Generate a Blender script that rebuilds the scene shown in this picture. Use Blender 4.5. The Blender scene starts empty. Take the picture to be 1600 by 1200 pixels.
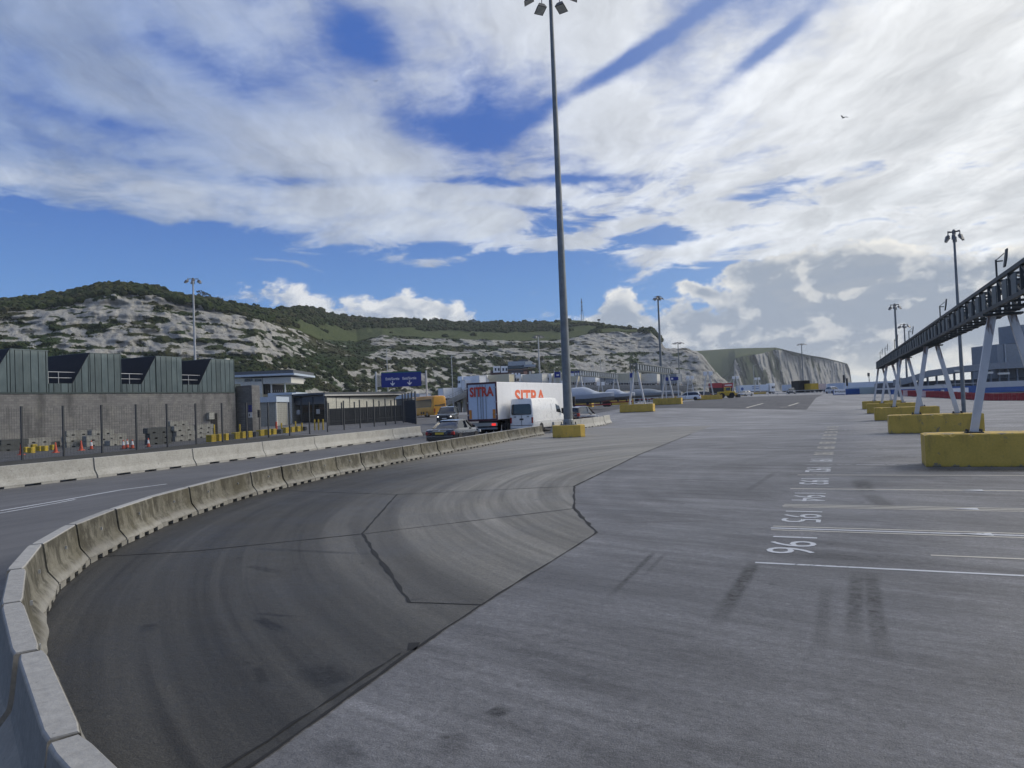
import bpy, bmesh, math, random
from mathutils import Vector, Matrix, noise
random.seed(7)
sc = bpy.context.scene
C = sc.collection

# ------------------------------------------------------------------ camera
FPX = 1150.0                      # focal length in pixels of a 1600 px wide frame
HC = 2.3
YAW, PITCH, ROLL = math.radians(24.1), math.atan(31/1150), math.radians(-2.3)
CAMROT = Matrix.Rotation(YAW, 3, 'Z') @ Matrix.Rotation(math.pi/2+PITCH, 3, 'X') @ Matrix.Rotation(ROLL, 3, 'Z')
cam = bpy.data.cameras.new('camera')
camo = bpy.data.objects.new('camera', cam); C.objects.link(camo)
camo.matrix_world = Matrix.Translation((0, 0, HC)) @ CAMROT.to_4x4()
cam.sensor_width = 36; cam.lens = 36*FPX/1600; cam.clip_start = .1; cam.clip_end = 12000
sc.camera = camo

# ------------------------------------------------------------------ light
SUN_AZ, SUN_EL = math.radians(47), math.radians(30)     # azimuth from +Y towards +X
sd = Vector((math.sin(SUN_AZ)*math.cos(SUN_EL), math.cos(SUN_AZ)*math.cos(SUN_EL), math.sin(SUN_EL)))
sl = bpy.data.lights.new('sun', 'SUN'); sl.energy = 2.3; sl.angle = math.radians(28); sl.color = (1, .93, .82)
so = bpy.data.objects.new('sun', sl); C.objects.link(so); so.location = (40, 0, 60)
so.rotation_euler = (-sd).to_track_quat('-Z', 'Y').to_euler()
sc.view_settings.view_transform = 'Standard'; sc.view_settings.look = 'None'
sc.view_settings.exposure = 0; sc.view_settings.gamma = 1; sc.view_settings.use_curve_mapping = False
try:
    sc.cycles.use_denoising = True; sc.cycles.max_bounces = 4; sc.cycles.diffuse_bounces = 2; sc.cycles.glossy_bounces = 2; sc.cycles.use_adaptive_sampling = True; sc.cycles.adaptive_threshold = .025; sc.cycles.volume_bounces = 0
    sc.cycles.caustics_reflective = False; sc.cycles.caustics_refractive = False
except Exception: pass

# ---------------------------------------------- expression nodes for shaders
class S:
    "socket with arithmetic: builds Math nodes"
    nt = None
    def __init__(s, k): s.k = k
    @staticmethod
    def m(op, a, b=None, c=None, clamp=False):
        n = S.nt.nodes.new('ShaderNodeMath'); n.operation = op; n.use_clamp = clamp
        for i, v in enumerate((a, b, c)):
            if v is None: continue
            if isinstance(v, S): S.nt.links.new(v.k, n.inputs[i])
            else: n.inputs[i].default_value = v
        return S(n.outputs[0])
    def __add__(a, b): return S.m('ADD', a, b)
    __radd__ = __add__
    def __sub__(a, b): return S.m('SUBTRACT', a, b)
    def __rsub__(a, b): return S.m('SUBTRACT', b, a)
    def __mul__(a, b): return S.m('MULTIPLY', a, b)
    __rmul__ = __mul__
    def __truediv__(a, b): return S.m('DIVIDE', a, b)
    def __rtruediv__(a, b): return S.m('DIVIDE', b, a)
def clamp01(a): return S.m('ADD', a, 0., clamp=True)
def smooth(a, lo, hi):
    n = S.nt.nodes.new('ShaderNodeMapRange'); n.interpolation_type = 'SMOOTHSTEP'
    S.nt.links.new(a.k, n.inputs[0]); n.inputs[1].default_value = lo; n.inputs[2].default_value = hi
    return S(n.outputs[0])
def lin(a, lo, hi, o0=0., o1=1.):
    n = S.nt.nodes.new('ShaderNodeMapRange')
    S.nt.links.new(a.k, n.inputs[0])
    for i, v in enumerate((lo, hi, o0, o1)): n.inputs[i+1].default_value = v
    return S(n.outputs[0])
def vec(x, y, z=0.):
    n = S.nt.nodes.new('ShaderNodeCombineXYZ')
    for i, v in enumerate((x, y, z)):
        if isinstance(v, S): S.nt.links.new(v.k, n.inputs[i])
        else: n.inputs[i].default_value = v
    return S(n.outputs[0])
def sep(v):
    n = S.nt.nodes.new('ShaderNodeSeparateXYZ'); S.nt.links.new(v.k, n.inputs[0])
    return S(n.outputs[0]), S(n.outputs[1]), S(n.outputs[2])
def fbm(v, scale, detail=5., rough=.55, dist=0.):
    n = S.nt.nodes.new('ShaderNodeTexNoise'); n.inputs['Scale'].default_value = scale
    n.inputs['Detail'].default_value = detail; n.inputs['Roughness'].default_value = rough
    n.inputs['Distortion'].default_value = dist
    S.nt.links.new(v.k, n.inputs['Vector']); return S(n.outputs[0])
def mixc(f, a, b):
    n = S.nt.nodes.new('ShaderNodeMix'); n.data_type = 'RGBA'
    if isinstance(f, S): S.nt.links.new(f.k, n.inputs[0])
    else: n.inputs[0].default_value = f
    for i, v in ((6, a), (7, b)):
        if isinstance(v, S): S.nt.links.new(v.k, n.inputs[i])
        else: n.inputs[i].default_value = (*v, 1)
    return S(n.outputs[2])
def scalec(col, f):
    n = S.nt.nodes.new('ShaderNodeVectorMath'); n.operation = 'SCALE'
    S.nt.links.new(col.k, n.inputs[0])
    if isinstance(f, S): S.nt.links.new(f.k, n.inputs['Scale'])
    else: n.inputs['Scale'].default_value = f
    return S(n.outputs[0])

# ------------------------------------------------------------------ sky
def ray(px, py): return CAMROT @ Vector((px-800, 600-py, -FPX))
def azel(px, py):
    d = ray(px, py); return math.degrees(math.atan2(d.x, d.y)), math.degrees(math.atan2(d.z, math.hypot(d.x, d.y)))
w = bpy.data.worlds.new('World'); sc.world = w; w.use_nodes = True
nt = w.node_tree; nt.nodes.clear(); S.nt = nt
out = nt.nodes.new('ShaderNodeOutputWorld'); bg = nt.nodes.new('ShaderNodeBackground')
nt.links.new(bg.outputs[0], out.inputs[0]); bg.inputs[1].default_value = .1
sky = nt.nodes.new('ShaderNodeTexSky'); sky.sky_type = 'NISHITA'; sky.sun_disc = False
sky.sun_elevation = SUN_EL; sky.sun_rotation = SUN_AZ; sky.air_density = 1.0; sky.dust_density = .6; sky.ozone_density = 2.5
tc = nt.nodes.new('ShaderNodeTexCoord')
D = S(tc.outputs['Generated']); dx, dy, dz = sep(D)
az = S.m('ARCTAN2', dx, dy)*57.2958
el = S.m('ARCSINE', dz)*57.2958
def bump(a, e, sa, se, amp, tilt=0.):
    ua = az-a; ue = el-e
    if tilt: ue = ue-ua*tilt
    ua = ua/sa; ue = ue/se
    return S.m('EXPONENT', (ua*ua+ue*ue)*-1.)*amp
def bumps(lst):
    t = None
    for px, py, sa, se, amp, *r in lst:
        a, e = azel(px, py); b = bump(a, e, sa, se, amp, *r); t = b if t is None else t+b
    return t
zc = S.m('MAXIMUM', dz, 0.)+.10
qx, qy = dx/zc, dy/zc
a0 = math.radians(-31)
al = qx*math.sin(a0)+qy*math.cos(a0); ac = qx*math.cos(a0)-qy*math.sin(a0)
wv = fbm(vec(qx, qy, 3.), 1.1, 5., .6)-.5
n1 = fbm(vec(al*.42+wv*.45, ac*1.2+wv*.55, 0.), 1.5, 10., .58, .25)      # streets of cloud running away from the viewer
n2 = fbm(vec(qx+wv*.4, qy*1.15+wv*.2, 7.), 1.7, 10., .62)
n3 = fbm(vec(az*.085, el*.30+wv*.55, 2.), 2.2, 11., .60, .4)             # flat banks seen edge-on lower down
lowf = smooth(el, 21., 12.)
hi = n1*.42+n2*.58
hi = hi*(1.-lowf*.72)+(n3*1.7-.35)*lowf*.72
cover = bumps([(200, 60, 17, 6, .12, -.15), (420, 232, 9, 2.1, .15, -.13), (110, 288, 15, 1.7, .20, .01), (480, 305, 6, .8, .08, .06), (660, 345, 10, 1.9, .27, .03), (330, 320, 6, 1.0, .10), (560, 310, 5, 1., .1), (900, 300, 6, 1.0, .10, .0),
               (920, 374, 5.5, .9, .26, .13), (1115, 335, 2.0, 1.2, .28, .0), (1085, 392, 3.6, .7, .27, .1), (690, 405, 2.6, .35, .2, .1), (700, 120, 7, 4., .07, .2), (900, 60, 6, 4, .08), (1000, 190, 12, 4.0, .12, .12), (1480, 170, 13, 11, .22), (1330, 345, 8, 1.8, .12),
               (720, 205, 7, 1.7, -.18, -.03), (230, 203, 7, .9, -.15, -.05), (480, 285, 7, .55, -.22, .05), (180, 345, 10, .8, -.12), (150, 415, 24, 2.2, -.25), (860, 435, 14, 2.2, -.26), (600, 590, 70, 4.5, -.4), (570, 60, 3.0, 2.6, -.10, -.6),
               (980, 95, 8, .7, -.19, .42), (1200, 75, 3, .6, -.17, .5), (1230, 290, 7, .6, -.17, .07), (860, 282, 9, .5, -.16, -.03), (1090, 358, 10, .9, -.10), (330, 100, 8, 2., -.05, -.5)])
vdens = hi+cover+.02+smooth(el, 22., 38.)*.07  # uniform and overhead cloud cover added to make the fill light less blue
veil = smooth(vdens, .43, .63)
core = smooth(vdens, .58, .84)
# cumulus near the horizon
cw1 = fbm(vec(az*.35, el*.5, 9.), 1.5, 5.)-.5
def cum(da, de):
    a, e = az+da, el+de
    return fbm(vec(a*.16+cw1*.22, e*.24+cw1*.2, 5.), 2.3, 10., .60)
cb = bumps([(635, 500, 4.0, 2.3, .44), (575, 515, 4.6, 1.5, .36), (700, 512, 3.0, 1.5, .3), (972, 500, 1.7, 2.6, .42), (925, 512, 3.4, 1.2, .34), (1070, 520, 2.2, 3.0, .40), (1030, 550, 6, 1.8, .3), (1120, 545, 6, 1.6, .34), (1260, 545, 12, 2.2, .30),
            (1310, 425, 6.6, 2.0, .55), (1230, 480, 5, 2.6, .42), (1400, 480, 6, 2.0, .42), (1450, 530, 10, 2.0, .34), (1590, 440, 5, 2.0, .45), (400, 462, 4.6, 1.6, .26), (490, 470, 2.4, 1.0, .22), (1090, 452, 1.4, .45, .28, -.35), (1160, 420, 2.4, .8, .22)])
c0 = cum(0., 0.)
def soft(da, de): return fbm(vec((az+da)*.16+cw1*.3, (el+de)*.24+cw1*.25, 5.), 2.3, 3.2, .5)
s0 = soft(0., 0.); s1 = soft(.8, .8)
cd = (c0-.5)*1.05*clamp01(cb*5.)+cb-.10
cmask = smooth(cd, .07, .22)
thick = smooth(cd, .13, .42)
rim = clamp01((s0-s1)*3.0+(c0-.5)*.7+.48)
sdot = dx*sd.x+dy*sd.y+dz*sd.z
glow = smooth(sdot, -.10, 1.0)
blue = mixc(smooth(el, 20., 1.), (.46, 1.38, 5.1), (1.5, 3.7, 7.8))
skycol = mixc(.8, S(sky.outputs[0]), blue)
skycol = mixc(smooth(glow, .45, 1.)*.3, skycol, (6.5, 7.4, 8.2))
tx = fbm(vec(al*.5, ac*1.5+wv*.8, 4.), 3.0, 8., .62)
vc = mixc(glow, mixc(core, (2.9, 3.8, 5.7), (5.4, 6.0, 6.9)), mixc(core, (9.8, 9.9, 9.8), (7.6, 7.8, 7.9)))
vc = scalec(vc, lin(tx, .3, .7, .74, 1.26))
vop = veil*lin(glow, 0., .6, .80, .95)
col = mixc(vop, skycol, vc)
hz = smooth(el, 7., 0.)*lin(glow, .3, .9, .04, .7)
col = mixc(hz, col, (8.0, 8.3, 8.0))
cc_dark = mixc(glow, (4.2, 4.8, 5.8), (3.3, 3.8, 4.5))
cc_lit = mixc(glow, (8.8, 8.9, 8.9), (9.6, 9.4, 8.8))
cshade = clamp01(rim*1.0-thick*lin(glow, .2, .6, .18, .80)+(c0-.5)*thick*1.3+.20)
cc = mixc(cshade, cc_dark, cc_lit)
col = mixc(cmask*lin(glow, 0., .4, .84, .94), col, cc)
col = mixc(smooth(el, 3.6, 0.)*lin(glow, 0.3, .9, .08, .8), col, (8.6, 8.6, 8.0))
gnd = smooth(el, -.3, -3.)
col = mixc(gnd, col, (1.6, 1.7, 1.8))
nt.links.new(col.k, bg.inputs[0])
w.cycles.sampling_method = 'MANUAL'; w.cycles.sample_map_resolution = 256

# ------------------------------------------------------------------ placing helpers
def sstep(a, lo, hi):
    t = min(1, max(0, (a-lo)/(hi-lo))); return t*t*(3-2*t)
def gz(x, y):
    "the apron is level near the camera and rises gently farther off"
    u = (y-62)-1.6*max(0, x+20)
    if u <= 0: return 0.
    f = .4+.6*sstep(x, -60, -35)
    a = min(u, 46)
    z = .03*(a*a/12 if a < 6 else a-3) + (.0055*(u-46) if u > 46 else 0)
    return z*f
def G(px, py, z=0.):
    "where the sight line through a photo pixel meets the ground (plus z)"
    d = ray(px, py)
    if z: 
        t = (z-HC)/d.z; return Vector((d.x*t, d.y*t, z))
    t, dt = 0., .0008
    while t < 2.5:
        if HC+d.z*(t+dt) < gz(d.x*(t+dt), d.y*(t+dt)):
            if dt < 1e-7: break
            dt *= .25; continue
        t += dt
        if dt > 1e-5: dt = max(dt, t*.02)
    p = d*t; return Vector((p.x, p.y, gz(p.x, p.y)))
def at(px, dep):
    "ground point in the direction of photo column px at a given depth along the view axis"
    fwd = Vector((-math.sin(YAW), math.cos(YAW), 0)); rt = Vector((math.cos(YAW), math.sin(YAW), 0))
    p = fwd*dep+rt*((px-800)*dep/FPX); p.z = gz(p.x, p.y); return p
def hor(px): return 632-(px-800)*.0402
def zat(px, py, dep): return HC+(hor(px)-py)*dep/FPX
FWD = Vector((-math.sin(YAW), math.cos(YAW), 0)); RT = Vector((math.cos(YAW), math.sin(YAW), 0))

# ------------------------------------------------------------------ mesh helpers
class MB:
    def __init__(s): s.v = []; s.f = []
    def add(s, vs, fs):
        n = len(s.v); s.v += [tuple(v) for v in vs]; s.f += [tuple(i+n for i in f) for f in fs]; return s
    def box(s, x0, x1, y0, y1, z0, z1):
        return s.add([(x0,y0,z0),(x1,y0,z0),(x1,y1,z0),(x0,y1,z0),(x0,y0,z1),(x1,y0,z1),(x1,y1,z1),(x0,y1,z1)],
                     [(0,3,2,1),(4,5,6,7),(0,1,5,4),(1,2,6,5),(2,3,7,6),(3,0,4,7)])
    def bbox(s, x0, x1, y0, y1, z0, z1, b=.02):
        "bevelled box (chamfered vertical and top edges)"
        r = lambda k, z: [(x0+k,y0,z),(x1-k,y0,z),(x1,y0+k,z),(x1,y1-k,z),(x1-k,y1,z),(x0+k,y1,z),(x0,y1-k,z),(x0,y0+k,z)]
        R2 = [(x0+b,y0+b),(x1-b,y0+b),(x1-b,y0+b),(x1-b,y1-b),(x1-b,y1-b),(x0+b,y1-b),(x0+b,y1-b),(x0+b,y0+b)]
        rings = [r(b, z0), r(b, z1-b), [(x+(.3*b if i in (1,2,3,4) else -.3*b), y, z1) for i, (x, y) in enumerate(R2)]]
        return s.loft(rings)
    def loft(s, rings, cap=True, closed=True):
        n = len(rings[0]); b = len(s.v)
        for r in rings: s.v += [tuple(p) for p in r]
        for i in range(len(rings)-1):
            for j in range(n if closed else n-1):
                k = (j+1) % n
                s.f.append((b+i*n+j, b+i*n+k, b+(i+1)*n+k, b+(i+1)*n+j))
        if cap:
            s.f.append(tuple(b+j for j in reversed(range(n)))); s.f.append(tuple(b+(len(rings)-1)*n+j for j in range(n)))
        return s
    def tube(s, p0, p1, r0, r1=None, n=8):
        r1 = r0 if r1 is None else r1
        p0, p1 = Vector(p0), Vector(p1); d = (p1-p0).normalized()
        a = d.orthogonal().normalized(); b = d.cross(a)
        ring = lambda p, r: [p+(a*math.cos(t*2*math.pi/n)+b*math.sin(t*2*math.pi/n))*r for t in range(n)]
        return s.loft([ring(p0, r0), ring(p1, r1)])
    def beam(s, p0, p1, wx, wz, up=(0,0,1)):
        "square bar between two points"
        p0, p1 = Vector(p0), Vector(p1); d = (p1-p0).normalized(); u = Vector(up)
        if abs(d.dot(u)) > .98: u = Vector((0,1,0))
        a = d.cross(u).normalized(); b = a.cross(d)
        ring = lambda p: [p+a*i*wx/2+b*j*wz/2 for i, j in ((-1,-1),(1,-1),(1,1),(-1,1))]
        return s.loft([ring(p0), ring(p1)])
    def lathe(s, prof, n=12, axis='z', c=(0,0,0)):
        rings = []
        for r, h in prof:
            ring = []
            for t in range(n):
                a = 2*math.pi*t/n; x, y = r*math.cos(a), r*math.sin(a)
                p = (x, y, h) if axis == 'z' else ((h, x, y) if axis == 'x' else (y, h, x))
                ring.append((p[0]+c[0], p[1]+c[1], p[2]+c[2]))
            rings.append(ring)
        return s.loft(rings)
    def prism(s, poly, x0, x1):
        "polygon in (y,z) extruded along x"
        return s.loft([[(x0, y, z) for y, z in poly], [(x1, y, z) for y, z in poly]])
    def mesh(s, name, fix=True):
        me = bpy.data.meshes.new(name); me.from_pydata(s.v, [], s.f)
        if fix:
            b = bmesh.new(); b.from_mesh(me); bmesh.ops.recalc_face_normals(b, faces=b.faces); b.to_mesh(me); b.free()
        return me
    def build(s, name, m, parent=None, smooth=False, world=False, fix=True):
        me = s.mesh(name, fix); me.materials.append(MT[m] if isinstance(m, str) else m)
        return link(name, me, parent, smooth, world)
def link(name, me, parent=None, smooth=False, world=False):
    if smooth:
        for p in me.polygons: p.use_smooth = True
        try: me.set_sharp_from_angle(angle=math.radians(40))
        except Exception: pass
    o = bpy.data.objects.new(name, me); C.objects.link(o)
    if parent is not None:
        o.parent = parent
        if world: o.matrix_parent_inverse = Matrix.LocRotScale(parent.location, parent.rotation_euler, parent.scale).inverted()
    return o
def tag(o, label, cat, group=None):
    o['label'] = label; o['category'] = cat
    if group: o['group'] = group
    return o
def thing(name, label, cat, loc, rz=0., group=None):
    o = bpy.data.objects.new(name, None); C.objects.link(o); o.location = loc; o.rotation_euler = (0, 0, rz)
    o.empty_display_size = .3
    return tag(o, label, cat, group)
def struct(o, kind='structure'): o['kind'] = kind; return o
def copy_tree(o, parent=None):
    c = o.copy(); C.objects.link(c)
    if parent is not None: c.parent = parent
    for ch in list(o.children): copy_tree(ch, c)
    return c
def place(o, loc, rz=None, label=None, group=None):
    o.location = loc
    if rz is not None: o.rotation_euler = (0, 0, rz)
    if label: o['label'] = label
    if group: o['group'] = group
    return o
def text_mesh(txt, size, bold=0., name='lettering'):
    cu = bpy.data.curves.new('txt', 'FONT'); cu.body = txt; cu.size = size; cu.align_x = 'CENTER'; cu.align_y = 'CENTER'
    cu.offset = bold; cu.resolution_u = 3
    o = bpy.data.objects.new('txt', cu); C.objects.link(o)
    bpy.context.view_layer.update()
    me = bpy.data.meshes.new_from_object(o.evaluated_get(bpy.context.evaluated_depsgraph_get()))
    bpy.data.objects.remove(o); bpy.data.curves.remove(cu); me.name = name
    return me
def lettering(txt, size, m, parent, loc, xdir, ydir, bold=0., sx=1., name='lettering'):
    me = text_mesh(txt, size, bold, name); X, Y = Vector(xdir), Vector(ydir); Z = X.cross(Y)
    mm = Matrix((X*sx, Y, Z)).transposed().to_4x4(); mm.translation = Vector(loc)
    me.transform(mm); me.materials.clear(); me.materials.append(MT[m])
    return link(name, me, parent)

# ------------------------------------------------------------------ materials
MT = {}
def bsdf(name):
    m = bpy.data.materials.new(name); m.use_nodes = True; S.nt = m.node_tree; MT[name] = m
    return m, S.nt.nodes['Principled BSDF']
def setc(p, key, v):
    if isinstance(v, S): S.nt.links.new(v.k, p.inputs[key])
    else: p.inputs[key].default_value = (*v, 1) if isinstance(v, tuple) else v
def objco():
    n = S.nt.nodes.new('ShaderNodeTexCoord'); return S(n.outputs['Object'])
def wpos():
    n = S.nt.nodes.new('ShaderNodeNewGeometry'); return S(n.outputs['Position'])
def bumpn(p, h, dist, strength=.5):
    n = S.nt.nodes.new('ShaderNodeBump'); n.inputs['Strength'].default_value = strength; n.inputs['Distance'].default_value = dist
    S.nt.links.new(h.k, n.inputs['Height']); S.nt.links.new(n.outputs[0], p.inputs['Normal'])
def simple(name, col, rough=.6, metal=0., var=.18, scale=3., coat=0., spec=.5, grime=0.):
    m, p = bsdf(name); o = objco(); n = fbm(o, scale, 6., .6)
    dark = tuple(c*(1-var) for c in col); lite = tuple(min(1, c*(1+var)) for c in col)
    c = mixc(lin(n, .3, .7), dark, lite)
    if grime:
        ox, oy, oz = sep(o); g = smooth(fbm(vec(ox*3., oy*3., oz*.5), 1.7, 6., .6), .52, .75)*grime
        c = mixc(g, c, tuple(x*.35 for x in (.3, .27, .22)))
    setc(p, 'Base Color', c); setc(p, 'Roughness', lin(n, .3, .7, max(.02, rough-.08), min(1, rough+.08)))
    p.inputs['Metallic'].default_value = metal; p.inputs['Specular IOR Level'].default_value = spec
    if coat: p.inputs['Coat Weight'].default_value = coat; p.inputs['Coat Roughness'].default_value = .05
    return m
def emis(name, col, e):
    m, p = bsdf(name); setc(p, 'Base Color', col); setc(p, 'Emission Color', col); p.inputs['Emission Strength'].default_value = e
simple('tyre', (.015, .015, .016), .8); simple('rim', (.32, .32, .33), .35, .7); simple('black_plastic', (.018, .018, .02), .55)
simple('glass', (.012, .016, .02), .07, spec=.8, var=.05); simple('white_paint', (.72, .73, .73), .32, coat=.3, var=.04, grime=.12)
simple('van_white', (.78, .78, .76), .3, coat=.4, var=.03, grime=.10); simple('trailer_white', (.74, .75, .76), .42, var=.03, grime=.14)
simple('dark_paint', (.012, .013, .017), .22, coat=1., var=.1); simple('green_black_paint', (.012, .02, .024), .25, coat=1., var=.1); simple('aubergine_paint', (.022, .012, .018), .22, coat=1., var=.1)
simple('burgundy', (.06, .012, .016), .45); simple('sitra_red', (.55, .06, .03), .5, var=.06); simple('sitra_orange', (.72, .13, .04), .5, var=.05)
simple('amber_panel', (.6, .22, .03), .45); simple('plate_yellow', (.55, .40, .04), .5, var=.05); simple('plate_white', (.7, .7, .68), .5, var=.05)
def copper():
    m, p = bsdf('copper_green'); w_ = wpos(); x, y, z = sep(w_); oi = S.nt.nodes.new('ShaderNodeObjectInfo'); rn = S(oi.outputs['Random'])
    n = fbm(vec(x*.8, y*.8, z*.35), 1.6, 7., .6); st = fbm(vec(x*2., y*3., z*.2), 1.5, 5., .6)
    c = mixc(lin(n, .3, .7), (.046, .070, .078), (.090, .122, .128)); c = mixc(smooth(st, .5, .72)*.5, c, (.05, .065, .065)); c = mixc(smooth(z, 8.6, 9.2)*.35, c, (.20, .24, .235))
    setc(p, 'Base Color', scalec(c, lin(rn, 0., 1., .82, 1.15))); setc(p, 'Roughness', .42); p.inputs['Metallic'].default_value = .35
emis('tail_light_lit', (.8, .03, .02), 1.2); simple('tail_light', (.25, .012, .012), .2); emis('headlight_lit', (1., .97, .9), 2.2); simple('headlight', (.6, .62, .63), .12)
simple('coach_yellow', (.60, .28, .012), .35, coat=.4, var=.08); simple('coach_glass', (.10, .06, .015), .12); simple('chrome', (.6, .6, .6), .2, 1.)  # coach glass is tan because a reflection is put into its colour
simple('galvanised', (.20, .22, .23), .55, .55, var=.2, scale=5., grime=.3); simple('mast_grey', (.17, .19, .20), .6, .3, var=.25, scale=2., grime=.3)
simple('lamp_body', (.14, .14, .14), .5, .3); simple('lamp_glass', (.5, .52, .5), .25)
simple('steel_white', (.56, .56, .55), .5, var=.1, scale=2.); simple('dark_steel', (.055, .062, .062), .6, .3, var=.3, scale=4., grime=.4); simple('panel_grey', (.11, .13, .13), .6, var=.3, scale=3., grime=.5)
simple('rust', (.12, .06, .035), .85, var=.4, scale=8.); simple('bolt_black', (.03, .03, .03), .6)
copper(); simple('seam_dark', (.03, .05, .05), .6); simple('roof_black', (.010, .010, .012), .6, var=.3, spec=.2)
simple('rail_grey', (.42, .43, .43), .5); simple('fence_dark', (.03, .035, .04), .6); simple('fence_wire', (.05, .055, .055), .6)
simple('cone_orange', (.48, .07, .03), .6); simple('cone_white', (.7, .7, .7), .5); simple('rubber', (.02, .02, .02), .85)
simple('yard_concrete', (.22, .22, .20), .85, var=.3, grime=.6); simple('dark_block', (.06, .065, .065), .85, var=.3); simple('yellow_block', (.42, .30, .02), .7, var=.2, grime=.4)
simple('off_white', (.62, .61, .55), .7, var=.08, grime=.15); simple('pale_blue', (.45, .52, .60), .6, var=.08); simple('shutter_grey', (.30, .30, .27), .6, var=.1); simple('cream', (.58, .56, .46), .7, var=.1, grime=.3)
simple('roof_dark', (.09, .10, .11), .7, var=.2); simple('brown_brick', (.09, .05, .04), .8, var=.3, scale=6.); simple('pink_render', (.42, .22, .15), .8); simple('cladding_silver', (.30, .33, .36), .4, .4)
simple('sign_blue', (.008, .022, .20), .45, var=.06); simple('sign_white', (.75, .75, .75), .5, var=.03); simple('sign_green', (.02, .13, .08), .5)
simple('concrete_grey', (.30, .29, .26), .85, var=.25, grime=.5); simple('boat_wrap', (.36, .40, .46), .35, var=.08); simple('boat_white', (.62, .64, .68), .35, var=.06); simple('hull_grey', (.16, .17, .17), .5, var=.2)
simple('red_paint', (.35, .03, .035), .45); simple('blue_paint', (.03, .09, .28), .5); simple('yellow_paint', (.50, .33, .02), .5, var=.15); simple('tan_box', (.50, .46, .33), .6, var=.08, grime=.15)
simple('barrier_red', (.27, .03, .032), .55, var=.3); simple('barrier_pale', (.55, .45, .43), .5); simple('ship_grey', (.20, .23, .26), .6, var=.12, grime=.25); simple('trailer_blue_white', (.52, .60, .70), .5, var=.06)
simple('gull', (.08, .08, .085), .8); simple('white_line', (.55, .56, .57), .7, var=.2, scale=9.); simple('bark', (.05, .04, .03), .9)
simple('pale_green_shed', (.42, .50, .50), .6, var=.06, grime=.2)
def worn_paint(name, colr, lo, hi):
    m, p = bsdf(name); w_ = wpos()
    setc(p, 'Base Color', colr); setc(p, 'Roughness', .7)
    a = smooth(fbm(w_, 7., 8., .65)*.6+fbm(w_, .8, 3.)*.4, lo, hi)
    tr = S.nt.nodes.new('ShaderNodeBsdfTransparent'); mx = S.nt.nodes.new('ShaderNodeMixShader')
    S.nt.links.new(a.k, mx.inputs[0]); S.nt.links.new(tr.outputs[0], mx.inputs[1]); S.nt.links.new(p.outputs[0], mx.inputs[2])
    S.nt.links.new(mx.outputs[0], S.nt.nodes['Material Output'].inputs[0])
worn_paint('road_white', (.56, .57, .58), .34, .44); worn_paint('road_cream', (.50, .47, .40), .28, .42); worn_paint('road_faint', (.38, .385, .40), .40, .56)
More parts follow.
